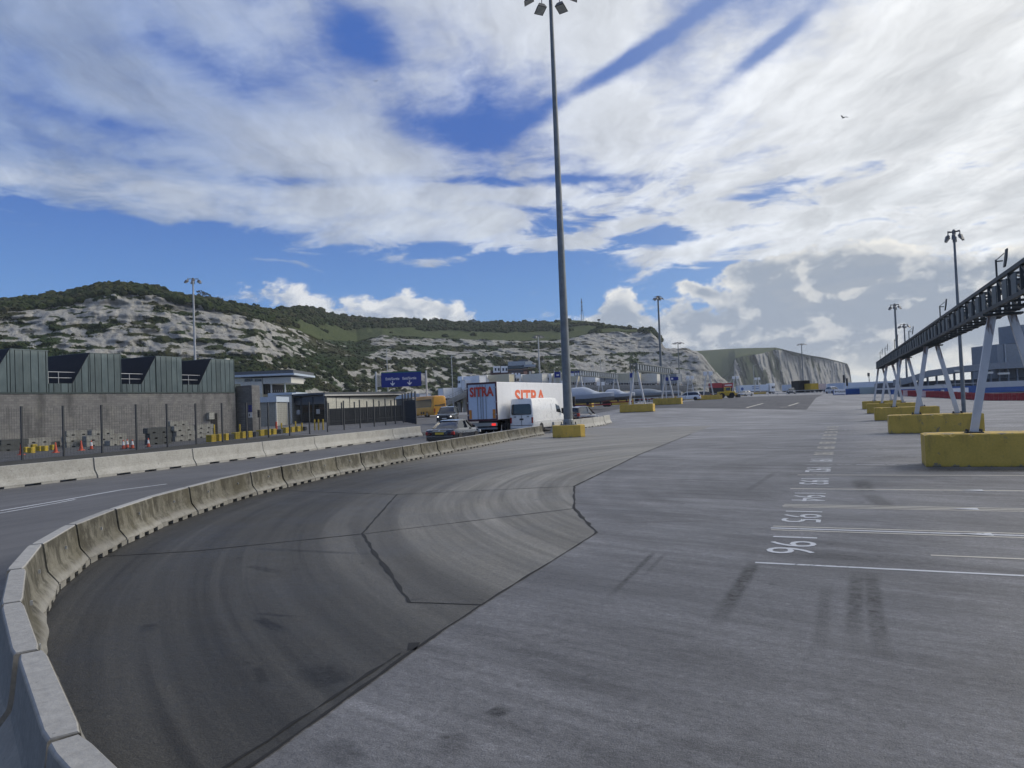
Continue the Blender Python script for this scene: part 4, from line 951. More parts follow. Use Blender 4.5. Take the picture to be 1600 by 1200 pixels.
        MB().box(-.26, .26, yb-.03, yb+.05, .86, .98).build('number_plate', plate, t); MB().bbox(-.86, .86, yb-.07, yb+.3, .32, .6, .05).build('bumper', paint, t)
    yf = st[-1][0]
    for s_ in (-1, 1):
        MB().bbox(s_*.74-(.09 if lit else .14), s_*.74+(.09 if lit else .14), yf-.16, yf+.015, st[-1][3]+(.0 if kind != 'suv' else -.18), st[-1][3]+.16+(.0 if kind != 'suv' else -.2), .03).build('headlight', 'headlight_lit' if lit else 'headlight', t)
    if kind == 'suv':
        MB().bbox(-.5, .5, yf-.05, yf+.02, .72, .92, .02).build('grille', 'black_plastic', t); MB().bbox(-.9, .9, yf-.1, yf+.06, .42, .68, .04).build('bumper', 'black_plastic', t); MB().box(-.26, .26, yf+.05, yf+.08, .56, .67).build('number_plate', 'plate_white', t)
    return t
def van(label, loc, rz):
    t = thing('panel_van', label, 'van', loc, rz); W, H, L = 2.0, 2.68, 6.9
    def ring(y, hw, z0_, zs, zt, tw): return sym([(hw*.95, y, z0_), (hw, y, z0_+.12), (hw, y, zs*.6), (hw*.975, y, zs), (tw, y, zt-.14), (tw*.93, y, zt-.03), (tw*.5, y, zt)])
    rs = [ring(-3.45, .96, .42, 1.55, 2.60, .82), ring(-3.40, 1.0, .36, 1.6, 2.66, .86), ring(-1.5, 1.0, .36, 1.6, 2.69, .87), ring(1.0, 1.0, .36, 1.6, 2.68, .87), ring(1.75, 1.0, .36, 1.6, 2.55, .83), ring(2.3, .99, .36, 1.5, 1.95, .80), ring(2.72, .98, .36, 1.2, 1.36, .84), ring(3.25, .92, .38, 1.0, 1.12, .76), ring(3.45, .8, .46, .8, .9, .6)]
    MB().loft(rs).build('body', 'van_white', t, smooth=True)
    yb = -3.455
    rw = MB(); quadpatch(rw, [(-.80, yb-.02, 1.42), (.80, yb-.02, 1.42), (.86, yb-.02, 1.55), (.80, yb+.01, 2.16), (.70, yb+.02, 2.24), (-.70, yb+.02, 2.24), (-.80, yb+.01, 2.16), (-.86, yb-.02, 1.55)], (0, -1, 0), .02); rw.build('rear_window', 'glass', t)
    MB().box(-.008, .008, yb-.022, yb, .62, 1.40).build('door_gap', 'black_plastic', t)
    for s_ in (-1, 1):
        MB().bbox(s_*.90-.07, s_*.90+.07, yb-.03, yb+.06, .78, 1.22, .02).build('tail_light', 'tail_light', t)
        MB().box(s_*.55-.09, s_*.55+.09, yb-.03, yb, 1.24, 1.30).build('hinge', 'black_plastic', t)
    MB().bbox(-.95, .95, yb-.1, yb+.1, .40, .58, .04).build('rear_bumper', 'van_white', t); MB().box(-.93, .93, yb-.11, yb-.10, .585, .63).build('step', 'black_plastic', t)
    MB().box(-.16, .16, yb-.035, yb, 1.02, 1.14).build('number_plate', 'bolt_black', t); MB().box(-.2, .2, yb+.0, yb+.05, 2.63, 2.67).build('brake_light', 'tail_light', t)
    for s_ in (-1, 1):
        q = MB(); quadpatch(q, [(s_*.985, 1.15, 1.5), (s_*.99, 2.15, 1.42), (s_*.90, 1.95, 1.95), (s_*.90, 1.15, 2.15)], (s_, 0, .2), .012); q.build('cab_window', 'glass', t)
        q = MB(); quadpatch(q, [(s_*1.0, .15, 1.0), (s_*1.0, .17, 1.0), (s_*.93, .17, 2.2), (s_*.93, .15, 2.2)], (s_, 0, 0), .008); q.build('door_gap', 'black_plastic', t)
        q = MB(); quadpatch(q, [(s_*1.0, -3.3, .85), (s_*1.0, 2.6, .85), (s_*1.0, 2.6, .93), (s_*1.0, -3.3, .93)], (s_, 0, 0), .02); q.build('rub_strip', 'van_white', t)
        MB().bbox(s_*1.16-.12, s_*1.16+.12, 2.05, 2.2, 1.35, 1.78, .03).build('wing_mirror', 'black_plastic', t)
        MB().bbox(s_*.80-.1, s_*.80+.1, 3.05, 3.42, .82, 1.08, .04).build('headlight', 'headlight', t)
        for y in (-2.0, 2.35): wheel(t, s_*.86, y, .345, .24, s_); MB().lathe([(.40, -.02), (.40, .02)], 18, 'x', (s_*.99, y, .36)).build('wheel_arch', 'black_plastic', t)
    q = MB(); quadpatch(q, [(-.78, 2.36, 1.62), (.78, 2.36, 1.62), (.70, 1.86, 2.34), (-.70, 1.86, 2.34)], (0, 1, .6), .03); q.build('windscreen', 'glass', t)
    return t
def lorry(label, loc, rz, box='trailer_white', frame='white_paint', L=13.6, H=4.0, cab='white_paint', detail=True, group=None, name='articulated_lorry', sitra=False):
    t = thing(name, label, 'lorry', loc, rz, group); W = 2.55; h = W/2; zf_ = 1.15
    body = MB().bbox(-h, h, .06, L, zf_, H, .04).build('trailer_box', box, t)
    fr = MB(); fr.box(-h-.012, -h+.09, -.03, .07, zf_-.1, H+.012).box(h-.09, h+.012, -.03, .07, zf_-.1, H+.012).box(-h+.09, h-.09, -.03, .07, H-.12, H+.012).box(-h+.09, h-.09, -.03, .07, zf_-.1, zf_+.06); fr.build('rear_frame', frame, t)
    if detail:
        for s_ in (-1, 1):
            d = MB().box(min(s_*.012, s_*(h-.1)), max(s_*.012, s_*(h-.1)), -.005, .055, zf_+.07, H-.13).build('rear_door', 'pale_blue' if not sitra else 'trailer_blue_white', t)
            for k in (.10, .36): MB().tube((s_*k, -.03, zf_+.05), (s_*k, -.03, H-.15), .018, n=6).build('locking_bar', 'galvanised', d)
            for z in (zf_+.35, zf_+1.3, H-.45): MB().box(s_*(h-.10)-.08, s_*(h-.10)+.08, -.06, -.031, z, z+.09).build('hinge', 'rail_grey', d)
        if sitra:
            for s_ in (-1, 1): MB().box(s_*(h-.25)-.11, s_*(h-.25)+.11, -.045, -.006, zf_+.10, zf_+.78).build('marker_panel', 'amber_panel', t)
            for x, s1, s2 in ((-.55, 'SI', 0), (.55, 'RA', 0)):
                pass
            lettering('SITRA', .98, 'sitra_red', t, (0, -.052, H-.74), (1, 0, 0), (0, 0, 1), .035, .80)
            lettering('SITRA', 1.55, 'sitra_orange', t, (h+.006, 6.2, H-1.25), (0, 1, 0), (0, 0, 1), .05, 1.5)
    ch = MB().box(-.5, .5, .3, L-.2, .85, zf_-.01).build('chassis', 'black_plastic', t)
    MB().box(-h+.05, h-.05, -.02, .06, .42, .56).build('bumper_bar', 'galvanised', t); MB().box(-h+.05, h-.05, .0, .06, .66, .92).build('light_panel', 'shutter_grey', t)
    for s_ in (-1, 1): MB().box(s_*.95-.16, s_*.95+.16, -.035, .0, .70, .86).build('tail_light', 'tail_light_lit' if (sitra and s_ == 1) else 'tail_light', t)
    for s_ in (-1, 1):
        for y in ((1.9, 3.2, 4.5) if detail else (2.2, 4.0)): wheel(t, s_*(h-.2), y, .5, .36, s_)
        if detail: MB().box(s_*h-.03, s_*h+.0, 5.4, L-4.2, .55, 1.02).build('side_guard', 'rail_grey', t); MB().bbox(s_*(h-.2)-.15, s_*(h-.2)+.15, 1.2, 5.2, 1.03, 1.10, .02).build('mudguard', 'black_plastic', t)
    yc = L+.55
    cb = MB().loft([[(x*k, yc+y, z) for x, y in ((-1.22, 0), (1.22, 0), (1.25, 1.6), (1.1, 2.2), (-1.1, 2.2), (-1.25, 1.6))] for k, z in ((1, .75), (1, 1.6), (1, 2.2), (.98, 3.1), (.88, 3.75))]).build('cab', cab, t)
    for s_ in (-1, 1):
        q = MB(); quadpatch(q, [(s_*1.245, yc+.75, 1.95), (s_*1.245, yc+1.6, 1.9), (s_*1.225, yc+1.55, 2.65), (s_*1.225, yc+.75, 2.65)], (s_, 0, 0), .02); q.build('cab_window', 'glass', t)
        MB().bbox(s_*1.4-.12, s_*1.4+.12, yc+1.75, yc+1.95, 2.0, 2.75, .03).build('wing_mirror', 'black_plastic', t)
        wheel(t, s_*1.05, yc+1.35, .5, .32, s_); wheel(t, s_*1.0, yc-2.0, .5, .36, s_)
    q = MB(); quadpatch(q, [(-1.08, yc+2.21, 1.8), (1.08, yc+2.21, 1.8), (1.05, yc+2.17, 2.75), (-1.05, yc+2.17, 2.75)], (0, 1, .1), .02); q.build('windscreen', 'glass', t)
    MB().bbox(-1.2, 1.2, yc+1.9, yc+2.32, .4, 1.0, .05).build('front_bumper', cab, t); MB().box(-.45, .45, L-3.0, yc+.2, .7, .95).build('tractor_frame', 'black_plastic', t)
    return t
def coach(label, loc, rz):
    t = thing('coach', label, 'coach', loc, rz); L, W, H = 12.6, 2.55, 3.75; h = W/2
    def ring(y, s_, zt): return sym([(h*s_*.97, y, .35), (h*s_, y, .5), (h*s_, y, 1.7), (h*s_*.985, y, 2.7), (h*s_*.93, y, zt-.22), (h*s_*.80, y, zt-.05), (h*s_*.4, y, zt)])
    MB().loft([ring(0, .88, H-.35), ring(.12, .96, H-.1), ring(.5, 1, H), ring(L-1., 1, H), ring(L-.2, .97, H-.25), ring(L, .9, H-.7)]).build('body', 'coach_yellow', t, smooth=True)
    for s_ in (-1, 1):
        q = MB(); quadpatch(q, [(s_*h*1.0, .9, 1.75), (s_*h*1.0, L-.6, 1.6), (s_*h*.965, L-.9, 3.0), (s_*h*.95, .9, 3.15), (s_*h*.975, .5, 2.6)], (s_, 0, .08), .02); q.build('side_glazing', 'glass', t)
        for y in (2.9, 9.6): wheel(t, s_*(h-.17), y, .5, .34, s_); MB().lathe([(.58, -.02), (.58, .02)], 18, 'x', (s_*(h-.02), y, .5)).build('wheel_arch', 'black_plastic', t)
        for y in (4.2, 5.3): MB().box(s_*h-.012, s_*h+.014, y, y+.75, .55, .95).build('side_vent', 'black_plastic', t)
        MB().box(s_*.98-.12, s_*.98+.12, -.015, .1, .9, 1.5).build('tail_light', 'tail_light', t)
        MB().box(s_*1.0-.14, s_*1.0+.14, -.02, .1, .6, .85).build('rear_vent', 'black_plastic', t)
    q = MB(); quadpatch(q, [(-.98, -.012, 1.9), (.98, -.012, 1.9), (1.0, .06, 2.3), (.92, .10, 3.1), (-.92, .10, 3.1), (-1.0, .06, 2.3)], (0, -1, .1), .03); q.build('rear_window', 'coach_glass', t)
    q = MB(); quadpatch(q, [(-1.05, L+.02, 1.2), (1.05, L+.02, 1.2), (1.0, L-.12, 2.9), (-1.0, L-.12, 2.9)], (0, 1, .1), .03); q.build('windscreen', 'glass', t)
    MB().bbox(-1.1, 1.1, -.12, .2, .35, .62, .05).build('bumper', 'coach_yellow', t); MB().box(-.3, .3, -.02, .02, .9, 1.05).build('number_plate', 'plate_white', t)
    return t
g = G(755, 680); lorry('white lorry with red SITRA lettering on doors framed in burgundy', (g.x, g.y, .012), math.radians(-1.5), 'trailer_white', 'burgundy', sitra=True)
g = G(812, 677.5); van('white high-roof panel van standing beside the SITRA trailer', (g.x+.35, g.y+3.4, .012), math.radians(-2))
g = G(683, 698); car('saloon_car', 'black saloon car with yellow plate driving along the stained barriers', (g.x-.2, g.y+2.5, .012), math.radians(8), 'dark_paint', 'saloon')
car('people_carrier', 'dark people carrier with yellow plate queueing behind the pale barrier', (-22.0, 64.2, .10), math.radians(-4), 'aubergine_paint', 'mpv')
car('people_carrier', 'dark car with pale roof half hidden behind the lamp mast', (-25.0, 68.5, .14), math.radians(-4), 'dark_paint', 'mpv')
g = G(700, 661.5); car('off_road_car', 'dark green boxy off-roader with lit headlights in front of the yellow coach', (g.x, g.y, g.z+.012), math.radians(200), 'green_black_paint', 'suv', lit=True)
g = at(686, 128); coach('yellow coach seen from behind next to the dark off-roader', (g.x, g.y, g.z+.012), math.radians(52))
# ================================================================== ramp, lorries and buildings behind the road
def ground_at(px, dep): return at(px, dep)
# ramp: deck climbing to the right, with parapet and piers
s = Site(190); rp = thing('ramp', 'concrete ramp on piers rising behind the off-roader with lorries on it', 'bridge', s.p(712, 0, gz(*s.p(712, 0, 0).xy))); g0 = rp.location.z
def zz(px, py): return s.z(px, py)
pts = [(676, 634), (700, 627), (722, 617), (742, 609), (790, 606), (880, 604), (980, 604), (1080, 606)]
for (a, ya), (b_, yb) in zip(pts, pts[1:]):
    r = lambda px, py: [s.p(px, 0, zz(px, py)), s.p(px, 0, zz(px, py)-1.1), s.p(px, 11, zz(px, py)-1.1), s.p(px, 11, zz(px, py))]
    MB().loft([r(a, ya), r(b_, yb)]).build('deck', 'concrete_grey', rp, world=True)
    r2 = lambda px, py: [s.p(px, -.25, zz(px, py)-.5), s.p(px, .15, zz(px, py)-.5), s.p(px, .15, zz(px, py)+.35), s.p(px, -.25, zz(px, py)+.35)]
    MB().loft([r2(a, ya), r2(b_, yb)]).build('parapet', 'concrete_grey', rp, world=True)
    n = max(3, int((b_-a)/4)); q = MB()
    for i in range(n):
        px = a+(b_-a)*(i+.5)/n; py = ya+(yb-ya)*(i+.5)/n; q.beam(s.p(px, 0, zz(px, py)+.3), s.p(px, 0, zz(px, py)+1.35), .08, .08)
    for hh in (.8, 1.3): q.beam(s.p(a, 0, zz(a, ya)+hh), s.p(b_, 0, zz(b_, yb)+hh), .07, .09)
    q.build('railing', 'rail_grey', rp, world=True)
for px in (708, 716, 724, 760, 830, 900, 960, 1020): 
    pyd = [y for x, y in pts if x <= px][-1]; s.part('pier', 'concrete_grey', rp, px-2.2, px+2.2, pyd+2, 660, 2, 8, zb=g0-.3)
def ramp_lorry(px, label, box='trailer_white', H=3.9, back=5, rz=math.radians(150), L=9, **k):
    pyd = None
    for (a, ya), (b_, yb) in zip(pts, pts[1:]):
        if a <= px <= b_: pyd = ya+(yb-ya)*(px-a)/(b_-a)
    p = s.p(px, back, zz(px, pyd)+.01); return lorry(label, p, rz, box, 'rail_grey', L, H, detail=False, **k)
ramp_lorry(688, 'white box lorry climbing the concrete ramp', back=5.5, rz=math.radians(-28), L=8)
ramp_lorry(724, 'white box lorry at the top of the concrete ramp', back=6, rz=math.radians(-40), H=3.7, L=7)
gl = 'boxy lorry waiting in the distant row behind the lamp mast'
for i, (px, m_) in enumerate([(755, 'trailer_white'), (800, 'tan_box'), (852, 'off_white'), (905, 'tan_box'), (934, 'trailer_white'), (968, 'ship_grey'), (1000, 'tan_box'), (1030, 'off_white'), (1062, 'ship_grey')]):
    ramp_lorry(px, gl, m_, 3.6, 4+i % 3, math.radians(65+(i*13) % 20), 7, group='lorries waiting in the distant row')
g = at(664, 150); lorry('white box lorry parked behind the yellow coach', (g.x, g.y, g.z+.012), math.radians(48), 'trailer_white', 'rail_grey', 8, 4.6, detail=False)
# brown control building
s = Site(300); b = thing('control_building', 'brown brick control building with silver upper storey and viewing deck', 'building', s.p(800, 0, gz(*s.p(800, 0, 0).xy))); g0 = b.location.z
s.part('brick_body', 'brown_brick', b, 767, 832, 579, 612, 0, 18, zb=g0); s.part('pier', 'pink_render', b, 819, 824.5, 581, 612, -.5, 0, zb=g0); s.part('pier', 'cream', b, 827.5, 831, 581, 590, -.5, 0)
for i in range(2): 
    q = s.part('white_cabin', 'sign_white', b, 771.5+i*12, 782+i*12, 573, 583, -.4, 5)
    for k in (1.5, 6.5): s.part('window', 'glass', q, 772.5+i*12+k, 775+i*12+k, 576, 580.5, -.5, -.4)
s.part('band', 'cladding_silver', b, 795, 822, 565.5, 572, -.6, 14); s.part('glazing', 'glass', b, 794, 826, 572, 577, -.3, 14); s.part('viewing_deck', 'cladding_silver', b, 820, 838, 570.5, 574, -2, 10); s.part('cabin', 'off_white', b, 821, 833, 565.5, 570.5, 0, 8); s.part('roof_plant', 'roof_dark', b, 812, 827, 562.5, 565.4, 2, 9)
for row_, px0, n in ((583.5, 800, 3), (591.5, 786, 3)):
    for i in range(n): s.part('window', 'sign_white', b, px0+i*5, px0+3.4+i*5, row_, row_+3, -.08, 0)
for row_ in (580.5, 587.5, 594): s.part('window_band', 'glass', b, 769, 818, row_, row_+1.6, -.06, 0)

# ================================================================== middle distance gantries
def mid_gantry(px0, px1, dep, label, ztop=5.9, blocks=True, panels=True, dep1=None):
    a, b_ = at(px0, dep), at(px1, dep1 or dep); rz_ = math.atan2(b_.y-a.y, b_.x-a.x); t = thing('lane_gantry', label, 'gantry', a, rz_); L = (b_-a).xy.length; rt_ = Vector((math.cos(rz_), math.sin(rz_), 0))
    tr = MB()
    for y in (-.4, .4):
        for z in (ztop-.85, ztop): tr.beam((-1, y, z), (L+1, y, z), .1, .1)
    tr.build('chords', 'panel_grey', t)
    n = int(L/1.3)
    for i in range(n+1):
        x = -1+(L+2)*i/n; MB().beam((x, -.4, ztop-.85), (x, -.4, ztop), .09, .09).beam((x, .4, ztop-.85), (x, .4, ztop), .09, .09).beam((x, -.44, ztop-.03), (x, .44, ztop-.03), .08, .06).build('web_frame', 'panel_grey', t)
        if i < n and panels: MB().box(x+.25, x+.85, -.46, -.42, ztop-.75, ztop-.12).build('signal_panel', 'ship_grey', t)
    for x in (0, L):
        for dx_, top in ((-.95, -.22), (.95, .22)): MB().beam((x, dx_, .95), (x, top, ztop-.88), .2, .2, (1, 0, 0)).build('leg', 'steel_white', t)
        MB().beam((x, -.55, 2.6), (x, .55, 2.6), .14, .14).build('cross_beam', 'steel_white', t)
    if blocks:
        for x in (0, L):
            o = MB().bbox(-.65, .65, -2.05, 2.05, 0, .94, .04).build('concrete_block', 'block_yellow'); p = a+rt_*x; o.location = (p.x, p.y, gz(p.x, p.y)); o.rotation_euler = (0, 0, rz_)
            tag(o, 'yellow concrete block under the legs of a distant lane gantry', 'concrete block', 'yellow blocks under the distant gantries')
    return t
mid_gantry(994, 1042, 90, 'truss gantry with white legs and yellow blocks beside the wrapped boats', dep1=108)
mid_gantry(905, 962, 116, 'truss gantry with white legs standing behind the lamp mast and boats', dep1=140)
def lone_a(px, dep, label):
    p = at(px, dep); t = thing('lane_gantry', label, 'gantry', p, YAW)
    for dx_, top in ((-1.0, -.3), (1.0, .3)): MB().beam((dx_, 0, .95), (top, 0, 5.0), .2, .2, (0, 1, 0)).build('leg', 'steel_white', t)
    MB().beam((-.6, 0, 2.6), (.6, 0, 2.6), .14, .14).build('cross_beam', 'steel_white', t)
    for x in (-.75, .35): MB().bbox(x-.15, x+.65, -.25, .1, 4.95, 5.75, .04).build('lane_sign', 'sign_white', t)
    o = MB().bbox(-2.6, 2.6, -.7, .7, 0, .95, .04).build('concrete_block', 'block_yellow'); o.location = p; o.rotation_euler = (0, 0, YAW); tag(o, 'yellow concrete block under the legs of a distant lane gantry', 'concrete block', 'yellow blocks under the distant gantries')
lone_a(1106, 150, 'white leg frame with two white lane signs before the red lorries'); lone_a(1149, 210, 'white leg frame with two white lane signs above the long pale trailer'); lone_a(1183, 250, 'white leg frame with two white lane signs before the distant headland')
for px, dep in ((1066, 165), (970, 128)): 
    o = MB().bbox(-2.05, 2.05, -.65, .65, 0, .94, .04).build('concrete_block', 'block_yellow'); p = at(px, dep); o.location = p; o.rotation_euler = (0, 0, YAW); tag(o, 'spare yellow concrete block standing on the lanes without legs', 'concrete block', 'yellow blocks without legs')
# blue direction signs over the far lanes
def blue_sign(px0, px1, py0, py1, dep, label, m='sign_blue'):
    s = Site(dep); c = (px0+px1)/2; p = s.p(c, 0, gz(*s.p(c, 0, 0).xy)); b = thing('direction_sign', label, 'road sign', p)
    bd = s.part('board', m, b, px0, px1, py0, py1, -.08, .08)
    for px in (px0+(px1-px0)*.02, px1-(px1-px0)*.02): s.part('post', 'steel_white', b, px-.7, px+.7, py0-2, 640, .09, .35, zb=p.z)
    return bd, s
bd, s = blue_sign(867, 876, 582, 591, 140, 'small blue lane sign left of the tall lamp mast'); s.part('white_arrow', 'sign_white', bd, 870, 874, 586, 588, -.12, -.08)
bd, s = blue_sign(888, 914, 582.5, 588.5, 140, 'blue and white lane sign right of the tall lamp mast', 'sign_white'); s.part('blue_band', 'sign_blue', bd, 888, 914, 581, 583.5, -.12, .1)
bd, s = blue_sign(985, 990, 584, 591, 120, 'narrow blue lane sign at the end of the truss gantry'); bd, s = blue_sign(1040, 1060, 590, 595.5, 130, 'wide low blue lane sign with a white arrow beyond the truss gantry'); s.part('white_arrow', 'sign_white', bd, 1049, 1052, 591.5, 594, -.12, -.08)

# ================================================================== wrapped boats
def boat(label, loc, rz, L, W, H, cover='boat_wrap', hull='hull_grey', z0_=.9):
    "boat under shrink film: film from the ridge down over the topsides, dark hull bottom showing below"
    t = thing('wrapped_boat', label, 'boat', loc, rz); rings, hr = [], []
    for i in range(21):
        k = i/20; x = (k-.5)*L; tap = (min(1, (1-k)*2.6)**.55) if k > .6 else 1; hw = W/2*max(.04, tap)*(.92 if k < .03 else 1)
        kz = z0_+.9*max(0, k-.7)**1.4*H; zc_ = z0_+H*.30+.22*H*max(0, k-.5); zs = z0_+H*.56+.10*H*k
        zt = zs+H*(.46*sstep(k, .02, .22)*(1-sstep(k, .42, .78))+.05)+.03*noise.noise(Vector((k*9, 2, 1)))
        rings.append([(x, hw*.90, zc_), (x, hw, zs-.1), (x, hw*.99, zs), (x, hw*.62, zs+(zt-zs)*.75), (x, hw*.12, zt), (x, -hw*.12, zt), (x, -hw*.62, zs+(zt-zs)*.75), (x, -hw*.99, zs), (x, -hw, zs-.1), (x, -hw*.90, zc_)])
        hr.append([(x, 0, kz), (x, hw*.6, min(zc_-.02, kz+.16)), (x, hw*.885, zc_+.01), (x, -hw*.885, zc_+.01), (x, -hw*.6, min(zc_-.02, kz+.16))])
    MB().loft(rings).build('shrink_wrap', cover, t, smooth=True); MB().loft(hr).build('hull', hull, t, smooth=True)
    MB().box(-L*.5, L*.42, -.5, .5, .55, .72).build('trailer_frame', 'red_paint', t)
    for x in (-L*.3, 0, L*.25): MB().box(x-.1, x+.1, -W*.36, W*.36, .72, z0_+.16).build('cradle', 'dark_steel', t)
    for x in (-L*.38, -L*.28):
        for s_ in (-1, 1): MB().lathe([(.22, -.12), (.4, -.12), (.42, 0), (.4, .12), (.22, .12)], 14, 'y', (x, s_*.8, .42)).build('wheel', 'tyre', t)
    return t
bz = YAW+math.radians(-12)
g = at(917, 105); boat('large boat wrapped in blue-grey film on a red trailer', (g.x, g.y, g.z), bz, 7.6, 2.7, 2.1)
g = at(949, 112); boat('smaller boat wrapped in white film behind the large wrapped boat', (g.x+1, g.y+2, g.z), bz, 5.2, 2.3, 1.6, 'boat_wrap')
g = at(1018, 150); boat('very long pale wrapped hull lying behind the yellow blocks', (g.x, g.y, g.z), bz+.1, 11.5, 2.8, 1.7, 'ship_grey', 'hull_grey')
# ================================================================== parked trailers and boxes in the right distance
g = at(1152, 265); tk = lorry('long pale blue and white trailer with white cab parked before the cliff', (g.x, g.y, g.z+.012), YAW-math.radians(78), 'trailer_blue_white', 'rail_grey', 11.5, 3.4, detail=False)
for y0, y1, z0_, z1 in ((4.9, 7.8, 2.55, 2.85), (5.0, 7.6, 1.95, 2.15)): MB().box(1.275, 1.29, y0, y1, z0_, z1).build('blue_lettering_band', 'blue_paint', tk)
MB().lathe([(.55, 1.276), (.55, 1.29)], 14, 'x', (0, 1.1, 2.1)).build('blue_emblem', 'blue_paint', tk)
g = at(1222, 300); lorry('short white lorry facing the lanes beside the long pale trailer', (g.x, g.y, g.z+.012), YAW-math.radians(120), 'off_white', 'rail_grey', 4, 3.2, detail=False)
s = Site(230); 
for px0, px1, lab in ((1110, 1128, 'red box trailer standing left in the pair before the cliff foot'), (1129, 1146, 'red box trailer with a white stripe before the cliff foot')):
    p = s.p(px0, 0, gz(*s.p(px0, 0, 0).xy)); b = thing('box_trailer', lab, 'trailer', p); s.part('box', 'red_paint', b, px0, px1, 599.5, 607, 0, 2.5); s.part('chassis', 'black_plastic', b, px0, px1, 607, 610, .2, 2.3, zb=p.z+.3)
    for k in (.2, .35, .8): q0 = s.p(px0+(px1-px0)*k, .1, p.z+.5); MB().lathe([(.25, -.15), (.5, -.15), (.5, .15), (.25, .15)], 12, 'y', q0).build('wheel', 'tyre', b, world=True)
    if 'stripe' in lab: s.part('stripe', 'sign_white', b, px0+3, px1-3, 602, 603.5, -.03, 0)
g = at(1135, 165)
t = thing('yellow_loader', 'yellow plant machine parked behind the yellow gantry blocks', 'loader', g, YAW)
MB().bbox(-2., 1.6, -.9, .9, .6, 1.5, .1).build('engine_cover', 'yellow_paint', t); MB().bbox(-.5, .7, -.7, .7, 1.5, 2.5, .08).build('cab', 'yellow_paint', t); MB().box(-.4, .6, -.73, -.70, 1.7, 2.4).build('cab_window', 'glass', t); MB().beam((1., 0, 1.3), (2.3, 0, .6), .3, .25).build('arm', 'yellow_paint', t); MB().bbox(2.1, 2.7, -1., 1., .1, .8, .05).build('bucket', 'dark_steel', t)
for x in (-1.4, .8):
    for y in (-.85, .85): MB().lathe([(.3, -.2), (.62, -.2), (.62, .2), (.3, .2)], 14, 'y', (x, y, .62)).build('wheel', 'tyre', t)
def box_unit(px0, px1, py0, py1, dep, m, label, ribs=True, cat='container', name='container', L=6, wheels=False):
    s = Site(dep); c = (px0+px1)/2; p = s.p(c, 0, gz(*s.p(c, 0, 0).xy)); b = thing(name, label, cat, p); zb = s.z(c, py1)
    if zb-p.z < .6 or not wheels: zb = p.z+(.9 if wheels else 0)
    s.part('box', m, b, px0, px1, py0, py1, 0, L, zb=zb)
    if ribs:
        n = max(3, int((px1-px0)/2.2))
        for i in range(n): px = px0+(px1-px0)*(i+.5)/n; s.part('rib', m, b, px-.35, px+.35, py0+.7, py1-.6, -.05, 0, zb=zb+.1)
    if wheels:
        for k in (.2, .8): q0 = s.p(px0+(px1-px0)*k, .2, p.z+.45); MB().lathe([(.2, -.15), (.45, -.15), (.45, .15), (.2, .15)], 12, 'y', q0).build('wheel', 'tyre', b, world=True)
        s.part('chassis', 'black_plastic', b, px0, px1, py1-1, py1+1, .2, L-.2, zb=p.z+.45, zt=p.z+.9)
    return b
box_unit(1247, 1265, 595.5, 611, 240, 'roof_black', 'tall black container standing alone before the headland')
box_unit(1266, 1278, 600, 612, 235, 'yellow_paint', 'yellow box lorry rear beside the tall black container', False, 'lorry', 'box_lorry', 8, True)
box_unit(1278.5, 1290, 600.5, 612, 236, 'barrier_pale', 'grey sided box body coupled beside the yellow lorry', False, 'lorry', 'box_lorry', 8, True)
box_unit(1226, 1246, 602, 611, 250, 'trailer_blue_white', 'pale blue box trailer left of the tall black container', False, 'trailer', 'box_trailer', 3, True)
box_unit(1291, 1316, 600.5, 608, 270, 'trailer_white', 'white box trailer right of the yellow lorry', False, 'trailer', 'box_trailer', 3, True)
box_unit(1320, 1342, 608.5, 622, 150, 'blue_paint', 'plain blue container beside the white arrow sign')
box_unit(1342.5, 1392, 605.5, 622, 150, 'pale_green_shed', 'long pale container joined to the blue container')
box_unit(1318, 1398, 597.5, 606, 190, 'trailer_blue_white', 'long pale shed roofline behind the blue container', False, 'shed', 'low_shed', 10)
s = Site(140); p = s.p(1311, 0, gz(*s.p(1311, 0, 0).xy)); b = thing('arrow_sign', 'white board with a left arrow and dark lettering on two posts', 'sign', p)
bd = s.part('board', 'sign_white', b, 1302, 1320, 609, 617, -.05, .05)
for px in (1302.5, 1319.5): s.part('post', 'steel_white', b, px-.4, px+.4, 608, 623, .05, .15, zb=p.z)
s.part('arrow_shaft', 'bolt_black', bd, 1304, 1308.5, 612.5, 613.3, -.08, -.05); s.part('arrow_tip', 'bolt_black', bd, 1303.4, 1305, 611.7, 614, -.08, -.05)
me = text_mesh('CALAIS', .42, .012); mm = Matrix((RT, Vector((0, 0, 1)), -FWD)).transposed().to_4x4(); mm.translation = s.p(1314, -.08, s.z(1314, 613)); me.transform(mm); me.materials.clear(); me.materials.append(MT['bolt_black']); link('lettering', me, bd)
for px, py0, dep in ((1319, 587, 145), (1323.5, 592, 150)):
    s = Site(dep); p = s.p(px, 0, gz(*s.p(px, 0, 0).xy)); b = thing('signal_post', 'upright dark lane signal beside the white arrow sign' if px < 1320 else 'short dark lane signal above the blue container', 'signal', p)
    s.part('post', 'steel_white', b, px-.4, px+.4, py0+10, 620, 0, .1, zb=p.z); s.part('signal_head', 'bolt_black', b, px-1., px+1., py0, py0+12, -.1, .2)
s = Site(260); p = s.p(1358, 0, gz(*s.p(1358, 0, 0).xy)); b = thing('beacon', 'small beacon post standing on the pale shed roofline', 'beacon', p); s.part('post', 'dark_steel', b, 1357.6, 1358.4, 588, 610, 0, .2, zb=p.z); s.part('lamp', 'dark_steel', b, 1356.7, 1359.3, 583.5, 589, -.2, .4)
